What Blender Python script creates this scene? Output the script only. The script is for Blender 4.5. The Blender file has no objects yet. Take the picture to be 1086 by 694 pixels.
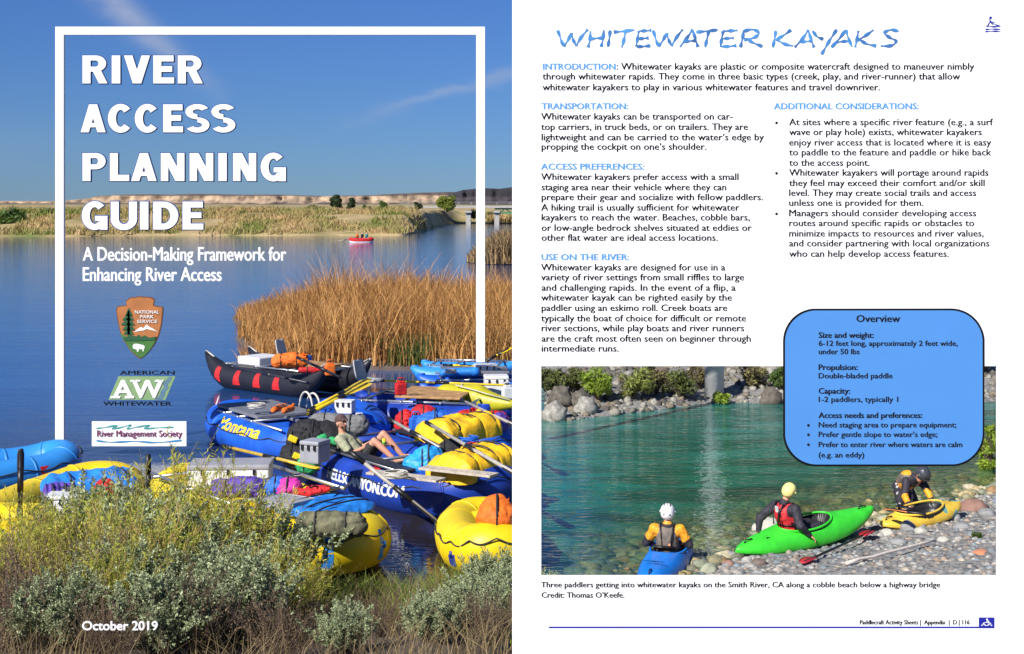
import bpy, bmesh, math, random
import numpy as np
from mathutils import Vector, Matrix, Euler, noise
R = math.radians
random.seed(7); rng = np.random.default_rng(11)
scene = bpy.context.scene
COL = scene.collection
HC = 5.0; F = 1500.0; HY = 215.0; CX = 543.0        # eye height, focal length in photo pixels, horizon row, centre column

# ------------------------------------------------------------------ camera
cam_d = bpy.data.cameras.new('camera'); cam = bpy.data.objects.new('camera', cam_d); COL.objects.link(cam)
cam.location = (0, 0, HC); cam.rotation_euler = (R(90), 0, 0)
cam_d.sensor_width = 36; cam_d.lens = 36*F/1086; cam_d.shift_y = -(347-HY)/1086
cam_d.clip_start = 0.1; cam_d.clip_end = 20000
scene.camera = cam

# ------------------------------------------------------------------ sun, sky, exposure
SUN_EL = 38.0; SUN_AZ = 38.0      # azimuth measured from straight behind the camera towards the left
ldir = Vector((-math.sin(R(SUN_AZ))*math.cos(R(SUN_EL)), -math.cos(R(SUN_AZ))*math.cos(R(SUN_EL)), math.sin(R(SUN_EL))))
sd = bpy.data.lights.new('sun', 'SUN'); sd.energy = 5.0; sd.angle = R(0.5); sd.color = (1.0, 0.955, 0.885)
sun = bpy.data.objects.new('sun', sd); COL.objects.link(sun)
sun.rotation_euler = ldir.to_track_quat('Z', 'Y').to_euler()
scene.view_settings.view_transform = 'Standard'; scene.view_settings.look = 'None'
scene.view_settings.exposure = 0.36; scene.view_settings.gamma = 1.0
w = bpy.data.worlds.new('World'); scene.world = w; w.use_nodes = True
nt = w.node_tree; nt.nodes.clear(); N = nt.nodes.new; Lk = nt.links.new
out = N('ShaderNodeOutputWorld'); bg = N('ShaderNodeBackground'); bg.inputs['Strength'].default_value = 0.068
sky = N('ShaderNodeTexSky'); sky.sky_type = 'NISHITA'; sky.sun_disc = False
sky.sun_elevation = R(SUN_EL); sky.sun_rotation = R(180+SUN_AZ)
sky.air_density = 1.0; sky.dust_density = 0.0; sky.ozone_density = 4.0; sky.altitude = 900
# thin ice clouds: two streaks lying along fixed directions of the sky
tc = N('ShaderNodeTexCoord'); sep = N('ShaderNodeSeparateXYZ'); Lk(tc.outputs['Generated'], sep.inputs[0])
def wm(op, a, b=None, c=None, clamp=False):
    n = N('ShaderNodeMath'); n.operation = op; n.use_clamp = clamp
    for i, v in enumerate((a, b, c)):
        if v is None: continue
        if isinstance(v, (int, float)): n.inputs[i].default_value = v
        else: Lk(v, n.inputs[i])
    return n.outputs[0]
ymax = wm('MAXIMUM', sep.outputs[1], 0.05)
u = wm('DIVIDE', sep.outputs[0], ymax); v = wm('DIVIDE', sep.outputs[2], ymax)
nz = N('ShaderNodeTexNoise'); nz.inputs['Scale'].default_value = 22; nz.inputs['Detail'].default_value = 7
mp = N('ShaderNodeMapping'); mp.inputs['Rotation'].default_value = (0, 0, 0); mp.inputs['Scale'].default_value = (1, 1, 2.2)
Lk(tc.outputs['Generated'], mp.inputs[0]); Lk(mp.outputs[0], nz.inputs[0])
def streak(p0, p1, wid0, wid1, amp, wob):
    (x0, y0), (x1, y1) = p0, p1
    dx, dy = x1-x0, y1-y0; L = math.hypot(dx, dy); dx /= L; dy /= L
    a = wm('ADD', wm('MULTIPLY', wm('SUBTRACT', u, x0), dx), wm('MULTIPLY', wm('SUBTRACT', v, y0), dy))
    d = wm('ADD', wm('MULTIPLY', wm('SUBTRACT', u, x0), -dy), wm('MULTIPLY', wm('SUBTRACT', v, y0), dx))
    t = wm('DIVIDE', a, L, clamp=True)
    d = wm('ADD', d, wm('MULTIPLY', wm('SUBTRACT', nz.outputs[0], 0.5), wob))
    wd = wm('ADD', wm('MULTIPLY', t, wid1-wid0), wid0)
    g = wm('EXPONENT', wm('MULTIPLY', wm('POWER', wm('DIVIDE', wm('ABSOLUTE', d), wd), 2.0), -1.0))
    e = wm('MULTIPLY', wm('GREATER_THAN', a, -0.2), wm('SUBTRACT', 1.0, t))
    return wm('MULTIPLY', wm('MULTIPLY', g, wm('POWER', e, 0.8)), wm('MULTIPLY', nz.outputs[0], amp))
def uv(px, py): return ((px-CX)/F, (HY-py)/F)
s1 = streak(uv(105, -10), uv(245, 110), 0.010, 0.006, 1.5, 0.014)
s2 = streak(uv(500, 92), uv(345, 138), 0.004, 0.005, 0.6, 0.02)
s3 = streak(uv(0, 150), uv(260, 160), 0.02, 0.02, 0.10, 0.03)
fac = wm('ADD', wm('ADD', s1, s2), s3, clamp=True)
# a slight blue-violet cast of clear dry air
tint = N('ShaderNodeMix'); tint.data_type = 'RGBA'; tint.blend_type = 'MULTIPLY'; tint.inputs[0].default_value = 1.0
Lk(sky.outputs[0], tint.inputs[6])
trp = N('ShaderNodeValToRGB'); trp.color_ramp.elements[0].position = 0.0; trp.color_ramp.elements[0].color = (0.29, 0.47, 0.83, 1)
trp.color_ramp.elements[1].position = 0.16; trp.color_ramp.elements[1].color = (0.36, 0.57, 1.0, 1); e_ = trp.color_ramp.elements.new(0.6); e_.color = (0.62, 0.78, 1.0, 1)
Lk(sep.outputs[2], trp.inputs[0]); Lk(trp.outputs[0], tint.inputs[7])
mx = N('ShaderNodeMix'); mx.data_type = 'RGBA'; Lk(fac, mx.inputs[0]); Lk(tint.outputs[2], mx.inputs[6]); mx.inputs[7].default_value = (5.0, 5.6, 7.2, 1)
Lk(mx.outputs[2], bg.inputs[0]); Lk(bg.outputs[0], out.inputs[0])

# ------------------------------------------------------------------ materials
MATS = {}
def mat(name, col, rough=0.6, var=0.12, scale=8.0, bump=0.0, bscale=40.0, metal=0.0, island=0.0, spec=0.5, coat=0.0, col2=None, trans=0.0, detail=4):
    """principled material: colour broken by noise, optional bump, optional random value per separate piece"""
    if name in MATS: return MATS[name]
    m = bpy.data.materials.new(name); m.use_nodes = True; t = m.node_tree; b = t.nodes['Principled BSDF']
    tcn = t.nodes.new('ShaderNodeTexCoord'); n = t.nodes.new('ShaderNodeTexNoise')
    n.inputs['Scale'].default_value = scale; n.inputs['Detail'].default_value = detail
    t.links.new(tcn.outputs['Object'], n.inputs[0])
    mixn = t.nodes.new('ShaderNodeMix'); mixn.data_type = 'RGBA'
    c = list(col)[:3]
    lo = [max(0, x*(1-var)) for x in c]; hi = [min(1, x*(1+var)) for x in c]
    if col2 is not None: lo, hi = c, list(col2)[:3]
    mixn.inputs[6].default_value = (*lo, 1); mixn.inputs[7].default_value = (*hi, 1)
    cr = t.nodes.new('ShaderNodeMapRange'); cr.inputs[1].default_value = 0.32; cr.inputs[2].default_value = 0.68
    t.links.new(n.outputs[0], cr.inputs[0]); t.links.new(cr.outputs[0], mixn.inputs[0])
    last = mixn.outputs[2]
    if island:
        g = t.nodes.new('ShaderNodeNewGeometry'); hs = t.nodes.new('ShaderNodeHueSaturation')
        mr = t.nodes.new('ShaderNodeMapRange'); mr.inputs[3].default_value = 1-island; mr.inputs[4].default_value = 1+island
        t.links.new(g.outputs['Random Per Island'], mr.inputs[0]); t.links.new(mr.outputs[0], hs.inputs['Value'])
        t.links.new(last, hs.inputs['Color']); last = hs.outputs[0]
        if col2 is not None: 
            t.links.new(g.outputs['Random Per Island'], mixn.inputs[0])
    t.links.new(last, b.inputs['Base Color'])
    b.inputs['Roughness'].default_value = rough; b.inputs['Metallic'].default_value = metal
    b.inputs['Specular IOR Level'].default_value = spec; b.inputs['Coat Weight'].default_value = coat
    if bump:
        n2 = t.nodes.new('ShaderNodeTexNoise'); n2.inputs['Scale'].default_value = bscale; n2.inputs['Detail'].default_value = 5
        t.links.new(tcn.outputs['Object'], n2.inputs[0]); bp = t.nodes.new('ShaderNodeBump')
        bp.inputs['Strength'].default_value = bump; bp.inputs['Distance'].default_value = 0.02
        t.links.new(n2.outputs[0], bp.inputs['Height']); t.links.new(bp.outputs[0], b.inputs['Normal'])
    if trans:
        tr = t.nodes.new('ShaderNodeBsdfTranslucent'); t.links.new(last, tr.inputs[0])
        ms = t.nodes.new('ShaderNodeMixShader'); ms.inputs[0].default_value = trans
        t.links.new(b.outputs[0], ms.inputs[1]); t.links.new(tr.outputs[0], ms.inputs[2])
        t.links.new(ms.outputs[0], t.nodes['Material Output'].inputs[0])
    MATS[name] = m
    return m
paper = mat('paper', (0.90, 0.90, 0.90), 0.75, 0.01, 2)
ink = mat('ink', (0.006, 0.006, 0.008), 0.8, 0.05, spec=0.1); ink_grey = mat('ink_grey', (0.014, 0.014, 0.018), 0.8, 0.05, spec=0.1)
ink_blue = mat('ink_blue', (0.085, 0.31, 0.68), 0.6, 0.05); ink_navy = mat('ink_navy', (0.01, 0.015, 0.30), 0.5, 0.05)
ink_title = mat('ink_title', (0.02, 0.09, 0.30), 0.6, 0.0, 9, col2=(0.07, 0.30, 0.66))
sign_blue = mat('sign_blue', (0.070, 0.255, 0.64), 0.6, 0.02, 3)
white = mat('white_paint', (0.88, 0.88, 0.88), 0.5, 0.01, 2)
edge_navy = mat('edge_navy', (0.015, 0.07, 0.26), 0.5, 0.05)
alu = mat('brushed_aluminium', (0.52, 0.53, 0.54), 0.35, 0.12, 30, metal=0.85)
blk = mat('black_plastic', (0.012, 0.012, 0.014), 0.4, 0.2, 20); black_cloth = mat('black_cloth', (0.016, 0.016, 0.02), 0.8, 0.3, 15, 0.3, 60)
rope_w = mat('pale_rope', (0.55, 0.53, 0.48), 0.8, 0.1, 60); rope_d = mat('dark_rope', (0.03, 0.03, 0.035), 0.8, 0.2, 60)
r_blue = mat('blue_rubber', (0.010, 0.10, 0.58), 0.46, 0.28, 2.2, 0.06, 14)
r_navy = mat('deep_blue_rubber', (0.010, 0.045, 0.34), 0.46, 0.3, 2.2, 0.06, 14)
r_light = mat('sky_blue_rubber', (0.03, 0.26, 0.72), 0.46, 0.08, 3, 0.06, 14)
r_yel = mat('yellow_rubber', (0.80, 0.58, 0.008), 0.46, 0.16, 2.0, 0.06, 14)
r_olive = mat('olive_yellow_rubber', (0.48, 0.44, 0.02), 0.42, 0.12, 4, 0.06, 14)
r_black = mat('black_rubber', (0.014, 0.014, 0.022), 0.46, 0.2, 3, 0.05, 14)
c_red = mat('red_fabric', (0.55, 0.012, 0.016), 0.7, 0.3, 7, 0.6, 25); c_blue = mat('blue_fabric', (0.02, 0.14, 0.60), 0.65, 0.2, 12, 0.35, 25)
c_sky = mat('bright_blue_tarp', (0.02, 0.22, 0.72), 0.5, 0.18, 9, 0.5, 12); c_purple = mat('purple_fabric', (0.10, 0.05, 0.36), 0.7, 0.2, 12, 0.35, 25)
c_mag = mat('magenta_fabric', (0.55, 0.03, 0.32), 0.7, 0.2, 12, 0.35, 25); c_orange = mat('orange_fabric', (0.80, 0.16, 0.012), 0.7, 0.15, 12, 0.35, 25)
c_yel = mat('yellow_tarp', (0.86, 0.50, 0.012), 0.55, 0.15, 7, 0.8, 9); c_green = mat('green_fabric', (0.03, 0.36, 0.12), 0.6, 0.2, 12, 0.35, 25)
c_grey = mat('grey_fabric', (0.16, 0.16, 0.165), 0.7, 0.2, 12, 0.3, 25); c_white = mat('white_cooler', (0.72, 0.72, 0.74), 0.45, 0.08, 5, 0.05, 20)
grey_deck = mat('grey_deck', (0.17, 0.18, 0.21), 0.6, 0.2, 10, 0.1, 40); ply = mat('plywood', (0.42, 0.24, 0.10), 0.6, 0.25, 6, 0.1, 30)
seat_grey = mat('grey_seat_plastic', (0.42, 0.43, 0.44), 0.4, 0.05, 6); oar_yel = mat('yellow_oar_paint', (0.85, 0.60, 0.02), 0.4, 0.08)
wood = mat('bleached_wood', (0.50, 0.44, 0.37), 0.8, 0.25, 14, 0.3, 30); skin = mat('skin', (0.60, 0.30, 0.20), 0.5, 0.06, 15)

# ------------------------------------------------------------------ helpers
def tag(o, label=None, cat=None, group=None, kind=None):
    if label: o['label'] = label
    if cat: o['category'] = cat
    if group: o['group'] = group
    if kind: o['kind'] = kind
    return o
def empty(name, loc=(0, 0, 0), rz=0.0, label=None, cat=None, group=None, rx=0, ry=0, s=1.0):
    o = bpy.data.objects.new(name, None); COL.objects.link(o); o.empty_display_size = 0.2
    o.location = loc; o.rotation_euler = (rx, ry, rz); o.scale = (s, s, s)
    return tag(o, label, cat, group)
def link(name, me, m, parent=None, smooth=False, loc=None, rz=None):
    o = bpy.data.objects.new(name, me); COL.objects.link(o)
    ms = m if isinstance(m, (list, tuple)) else [m]
    for q in ms: me.materials.append(q)
    if smooth and len(me.polygons): me.polygons.foreach_set('use_smooth', [True]*len(me.polygons))
    if parent: o.parent = parent
    if loc is not None: o.location = loc
    if rz is not None: o.rotation_euler = (0, 0, rz)
    return o
def arr_mesh(name, V, Q):
    """numpy vertices and equal-sized polygons to a mesh"""
    me = bpy.data.meshes.new(name); V = np.asarray(V, np.float32); Q = np.asarray(Q, np.int32); k = Q.shape[1]
    me.vertices.add(len(V)); me.vertices.foreach_set('co', V.ravel())
    me.loops.add(Q.size); me.loops.foreach_set('vertex_index', Q.ravel())
    me.polygons.add(len(Q)); me.polygons.foreach_set('loop_start', np.arange(0, Q.size, k, dtype=np.int32))
    me.update(calc_edges=True); me.validate(); return me
class MB:
    def __init__(s): s.v = []; s.f = []; s.mi = []
    def add(s, vs, fs, mi=0):
        o = len(s.v); s.v += [tuple(p) for p in vs]; s.f += [tuple(i+o for i in f) for f in fs]; s.mi += [mi]*len(fs); return s
    def box(s, c, d, rot=(0, 0, 0), mi=0, taper=1.0):
        M = Euler(rot).to_matrix(); vs = []
        for z in (-1, 1):
            k = taper if z > 0 else 1
            for x, y in ((-1, -1), (1, -1), (1, 1), (-1, 1)):
                vs.append(Vector(c)+M@Vector((x*d[0]/2*k, y*d[1]/2*k, z*d[2]/2)))
        return s.add(vs, [(3, 2, 1, 0), (4, 5, 6, 7), (0, 1, 5, 4), (1, 2, 6, 5), (2, 3, 7, 6), (3, 0, 4, 7)], mi)
    def tube(s, pts, rad, seg=10, closed=False, mi=0, flat=1.0):
        P = [Vector(p) for p in pts]; n = len(P)
        rr = rad if isinstance(rad, (list, tuple)) else [rad]*n
        up = Vector((0, 0, 1)); vs = []
        for i in range(n):
            a = P[(i-1) % n] if (closed or i > 0) else P[i]; b = P[(i+1) % n] if (closed or i < n-1) else P[i]
            t = (b-a).normalized()
            if abs(t.dot(up)) > 0.97: sd_ = t.cross(Vector((0, 1, 0))).normalized()
            else: sd_ = t.cross(up).normalized()
            u2 = sd_.cross(t).normalized()
            for k in range(seg):
                an = 2*math.pi*k/seg; vs.append(P[i]+sd_*math.cos(an)*rr[i]+u2*math.sin(an)*rr[i]*flat)
        fs = []
        m = n if closed else n-1
        for i in range(m):
            j = (i+1) % n
            for k in range(seg):
                l = (k+1) % seg; fs.append((i*seg+k, i*seg+l, j*seg+l, j*seg+k))
        if not closed:
            fs.append(tuple(range(seg-1, -1, -1))); fs.append(tuple((n-1)*seg+k for k in range(seg)))
        return s.add(vs, fs, mi)
    def poly(s, pts, y0, y1, mi=0):
        """outline in x,z extruded from y0 (front) to y1"""
        n = len(pts); vs = [(x, y0, z) for x, z in pts]+[(x, y1, z) for x, z in pts]
        fs = [tuple(range(n)), tuple(range(2*n-1, n-1, -1))]+[(i, i+n, (i+1) % n+n, (i+1) % n) for i in range(n)]
        return s.add(vs, fs, mi)
    def mesh(s, name, bevel=0.0):
        me = bpy.data.meshes.new(name); me.from_pydata([tuple(v) for v in s.v], [], s.f)
        me.polygons.foreach_set('material_index', s.mi)
        bm = bmesh.new(); bm.from_mesh(me)
        bmesh.ops.recalc_face_normals(bm, faces=bm.faces)
        if bevel: bmesh.ops.bevel(bm, geom=bm.edges[:], offset=bevel, segments=2, affect='EDGES', profile=0.6)
        bm.to_mesh(me); bm.free(); me.update(); return me
    def build(s, name, m, parent=None, smooth=False, bevel=0.0, **k):
        me = s.mesh(name, bevel); o = link(name, me, m, parent, smooth, **k); return o
ICO = {}
def ico(sub):
    if sub not in ICO:
        bm = bmesh.new(); bmesh.ops.create_icosphere(bm, subdivisions=sub, radius=1)
        ICO[sub] = (np.array([v.co[:] for v in bm.verts]), np.array([[v.index for v in f.verts] for f in bm.faces])); bm.free()
    return ICO[sub]
def blob(name, parts, m, parent=None, voxel=0.02, smooth=3, lump=0.0, lfreq=6.0, paint=None, **k):
    """one continuous skin over capsules ((p, r, q, s)) and ellipsoids ((p, (rx, ry, rz)))"""
    bm = bmesh.new(); iv, _ = ico(2)
    for c in parts:
        if len(c) == 2:
            p, r = c; pts = [Vector(p)+Vector((q[0]*r[0], q[1]*r[1], q[2]*r[2])) for q in iv]
        else:
            p, r, q2, s_ = c; pts = [Vector(p)+Vector(q)*r for q in iv]+[Vector(q2)+Vector(q)*s_ for q in iv]
        vs = [bm.verts.new(q) for q in pts]
        res = bmesh.ops.convex_hull(bm, input=vs)
        dead = [e for e in res['geom_interior'] if isinstance(e, bmesh.types.BMVert)]
        if dead: bmesh.ops.delete(bm, geom=dead, context='VERTS')
    me0 = bpy.data.meshes.new('tmp'); bm.to_mesh(me0); bm.free()
    t = bpy.data.objects.new('tmp', me0); COL.objects.link(t)
    mo = t.modifiers.new('r', 'REMESH'); mo.mode = 'VOXEL'; mo.voxel_size = voxel
    if smooth: sm = t.modifiers.new('s', 'SMOOTH'); sm.iterations = smooth; sm.factor = 0.6
    dg = bpy.context.evaluated_depsgraph_get(); me = bpy.data.meshes.new_from_object(t.evaluated_get(dg))
    bpy.data.objects.remove(t); bpy.data.meshes.remove(me0); me.name = name
    if lump:
        for v in me.vertices:
            d = noise.noise(v.co*lfreq)+0.5*noise.noise(v.co*lfreq*2.3); v.co += v.normal*d*lump
    o = link(name, me, m, parent, True, **k)
    if paint:
        for p in me.polygons: p.material_index = paint(p.center)
    return o
def P(px, py, Y): return Vector(((px-CX)/F*Y, Y, HC-(py-HY)/F*Y))
def G(px, py, z=0.0):
    Y = (HC-z)*F/(py-HY); return Vector(((px-CX)/F*Y, Y, z))

# ---- lettering
TXC = {}
def text_mesh(s, off=0.0, sub=2, shear=0.0):
    """outline of a string at size 1 as (verts, faces, width)"""
    key = (s, off, sub, shear)
    if key in TXC: return TXC[key]
    c = bpy.data.curves.new('t', 'FONT'); c.body = s; c.size = 1; c.offset = off; c.resolution_u = sub; c.shear = shear
    o = bpy.data.objects.new('t', c); COL.objects.link(o); dg = bpy.context.evaluated_depsgraph_get()
    me = bpy.data.meshes.new_from_object(o.evaluated_get(dg))
    v = np.array([q.co[:2] for q in me.vertices]); f = [tuple(p.vertices) for p in me.polygons]
    bpy.data.objects.remove(o); bpy.data.curves.remove(c); bpy.data.meshes.remove(me)
    TXC[key] = (v, f); return TXC[key]
CAPH = None
def line_geo(s, x0, x1, cap, off=0.0, sub=2, shear=0.0):
    """string fitted between x0 and x1 with the given capital height; 2D vertices"""
    global CAPH
    if CAPH is None: CAPH = text_mesh('H', 0.0, 2)[0][:, 1].max()
    v, f = text_mesh(s, off, sub, shear); v = v.copy()
    a, b = v[:, 0].min(), v[:, 0].max()
    v[:, 0] = x0+(v[:, 0]-a)*(x1-x0)/(b-a); v[:, 1] = v[:, 1]*cap/CAPH
    return v, f

def bold_geo(s, x0, x1, cap, w=.5, sub=3, shear=0.0):
    """heavier lettering: the outline struck five times a little apart, each pass its own small step forward"""
    v, f = line_geo(s, x0+w, x1-w, cap, 0.0, sub, shear); V = []; Q = []
    for k, (dx, dy) in enumerate(((-w, 0), (w, 0), (0, w*.45), (0, -w*.45), (0, 0))):
        o = len(V); V += [(a+dx, b+dy, k) for a, b in v]; Q += [tuple(i+o for i in q) for q in f]
    return V, Q

# ================================================================== SETTING: ground, water, far shore
def sst(a, b, x):
    t = np.clip((x-a)/(b-a), 0, 1); return t*t*(3-2*t)
def vnoise(X, Y, s, seed=0):
    """cheap smooth value noise on arrays"""
    x = X/s+seed*17.3; y = Y/s+seed*9.7; xi = np.floor(x); yi = np.floor(y); fx = x-xi; fy = y-yi
    fx = fx*fx*(3-2*fx); fy = fy*fy*(3-2*fy)
    def h(a, b): return np.modf(np.abs(np.sin(a*127.1+b*311.7)*43758.5453))[0]
    return (h(xi, yi)*(1-fx)+h(xi+1, yi)*fx)*(1-fy)+(h(xi, yi+1)*(1-fx)+h(xi+1, yi+1)*fx)*fy
def ground(X, Y):
    X = np.asarray(X, float); Y = np.asarray(Y, float); Ys = np.maximum(Y, 1.0)
    left = 1-sst(-0.1, 0.25, X)
    e = 18.3+0.5*(vnoise(X, 0*X, 1.7, 3)-0.5)-0.5*sst(-3.6, -2.2, X)*(1-sst(-1.6, -0.6, X))
    zl = np.where(Y < e, 0.2*(e-Y), -0.14*(Y-e)); zl = np.clip(zl, -2.0, 3.0)
    zl += np.where((Y < e), (vnoise(X, Y, 0.9, 1)-0.5)*0.12*np.clip((e-Y)/1.5, 0, 1), 0)
    zb = 3.6+0*Y
    Yw = 19+(X-2.37)*0.88
    zr = np.where(Y < Yw, 0.07*(Yw-Y), -0.085*(Y-Yw)); zr = np.clip(zr, -2.0, 1.5)
    zr += (vnoise(X, Y, 0.8, 2)-0.5)*0.07
    z = zl*left+zr*(1-left)
    # far shore of the right-hand pool: a rocky point
    Yf = 31.6+np.clip(X-0.65, 0, 4.2)*0.78
    pt = sst(0.45, 0.9, X-(Ys-31)*0.012)*sst(0, 0.6, Y-Yf+0.3)*(1-sst(58, 66, Y))
    zp = 0.03+np.clip(Y-Yf, 0, 9)*0.085+(vnoise(X, Y, 1.3, 5)-0.5)*0.22
    z = z*(1-pt)+zp*pt
    # reed island on the left
    isl = sst(-0.5, 0.7, X+.195*Y+(vnoise(X, Y, 3, 8)-.5)*2.6)*sst(40.6, 42.0, Y+(X+1)*0.12)*(1-sst(64, 72, Y-(X+10)*0.5))*(1-sst(0.3, 0.6, X))
    z = z*(1-isl)+(0.16+0.1*vnoise(X, Y, 2, 4))*isl
    # brushy islet further out
    d2 = ((X-0.2)/4.2)**2+((Y-119)/6.0)**2
    z = np.where(d2 < 1, np.maximum(z, 0.5*(1-d2)), z)
    # far bank and the plain behind it
    r = X/Ys*F+CX
    Yb = 205+8*sst(60, 200, r)+120*sst(425, 490, r)+4*(vnoise(X, Y, 14, 6)-.5)
    fb = sst(0, 1, (Y-Yb)/2)
    zf = 0.2+3.05*sst(0, 30, Y-Yb)+0.5*(vnoise(X, Y, 9, 7)-.5)*sst(0, 10, Y-Yb)
    z = np.where(Y > 150, z*(1-fb)+zf*fb, z)
    return z
def axis(segs):
    a = []
    for lo, hi, st in segs: a += list(np.arange(lo, hi, st))
    return np.array(a+[segs[-1][1]])
xs = axis([(-6000, -700, 400), (-700, -140, 20), (-140, -20, 4), (-20, -12.5, 0.6), (-12.5, 10, 0.16), (10, 40, 1.2), (40, 200, 10), (200, 1200, 60), (1200, 6000, 400)])
ys = axis([(-200, 0, 20), (0, 9, 1), (9, 28, 0.16), (28, 46, 0.3), (46, 75, 0.8), (75, 190, 4), (190, 260, 1.4), (260, 380, 4), (380, 900, 30), (900, 8000, 300)])
GX, GY = np.meshgrid(xs, ys); GZ = ground(GX, GY)
nx, ny = len(xs), len(ys)
V = np.stack([GX.ravel(), GY.ravel(), GZ.ravel()], 1)
ii = (np.arange(ny-1)[:, None]*nx+np.arange(nx-1)[None, :]).ravel()
Q = np.stack([ii, ii+1, ii+nx+1, ii+nx], 1)
def ground_material():
    m = bpy.data.materials.new('ground_soil'); m.use_nodes = True; t = m.node_tree; b = t.nodes['Principled BSDF']; b.inputs['Roughness'].default_value = 0.9
    g = t.nodes.new('ShaderNodeNewGeometry'); sp = t.nodes.new('ShaderNodeSeparateXYZ'); t.links.new(g.outputs['Position'], sp.inputs[0])
    def noise_(s, d=5):
        n = t.nodes.new('ShaderNodeTexNoise'); n.inputs['Scale'].default_value = s; n.inputs['Detail'].default_value = d; t.links.new(g.outputs['Position'], n.inputs[0]); return n.outputs[0]
    def ramp(src, cols):
        r = t.nodes.new('ShaderNodeValToRGB'); e = r.color_ramp.elements
        e[0].position, e[0].color = cols[0][0], (*cols[0][1], 1); e[1].position, e[1].color = cols[-1][0], (*cols[-1][1], 1)
        for p_, c_ in cols[1:-1]: k = e.new(p_); k.color = (*c_, 1)
        t.links.new(src, r.inputs[0]); return r.outputs[0]
    def mr(src, a, b_):
        n = t.nodes.new('ShaderNodeMapRange'); n.inputs[1].default_value = a; n.inputs[2].default_value = b_; t.links.new(src, n.inputs[0]); return n.outputs[0]
    def mix(f, a, b_):
        n = t.nodes.new('ShaderNodeMix'); n.data_type = 'RGBA'; t.links.new(f, n.inputs[0]); t.links.new(a, n.inputs[6]); t.links.new(b_, n.inputs[7]); return n.outputs[2]
    mud = ramp(noise_(1.6), [(0.3, (0.07, 0.052, 0.045)), (0.7, (0.13, 0.10, 0.085))])
    vor = t.nodes.new('ShaderNodeTexVoronoi'); vor.inputs['Scale'].default_value = 16; t.links.new(g.outputs['Position'], vor.inputs[0])
    sepc = t.nodes.new('ShaderNodeSeparateColor'); t.links.new(vor.outputs['Color'], sepc.inputs[0])
    cob = ramp(sepc.outputs[0], [(0.0, (0.10, 0.095, 0.09)), (0.35, (0.24, 0.24, 0.235)), (0.6, (0.30, 0.28, 0.25)), (0.8, (0.18, 0.20, 0.22)), (1.0, (0.42, 0.38, 0.33))])
    far = ramp(noise_(0.09, 8), [(0.30, (0.13, 0.17, 0.035)), (0.43, (0.28, 0.22, 0.09)), (0.55, (0.46, 0.34, 0.17)), (0.70, (0.20, 0.21, 0.06))])
    near = mix(mr(sp.outputs[0], -0.1, 0.3), mud, cob)
    t.links.new(mix(mr(sp.outputs[1], 120, 130), near, far), b.inputs['Base Color'])
    bp = t.nodes.new('ShaderNodeBump'); bp.inputs['Strength'].default_value = 0.7; bp.inputs['Distance'].default_value = 0.04
    t.links.new(noise_(9, 8), bp.inputs['Height']); t.links.new(bp.outputs[0], b.inputs['Normal'])
    return m
o = link('ground', arr_mesh('ground', V, Q), ground_material(), smooth=True); tag(o, kind='structure')

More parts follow.
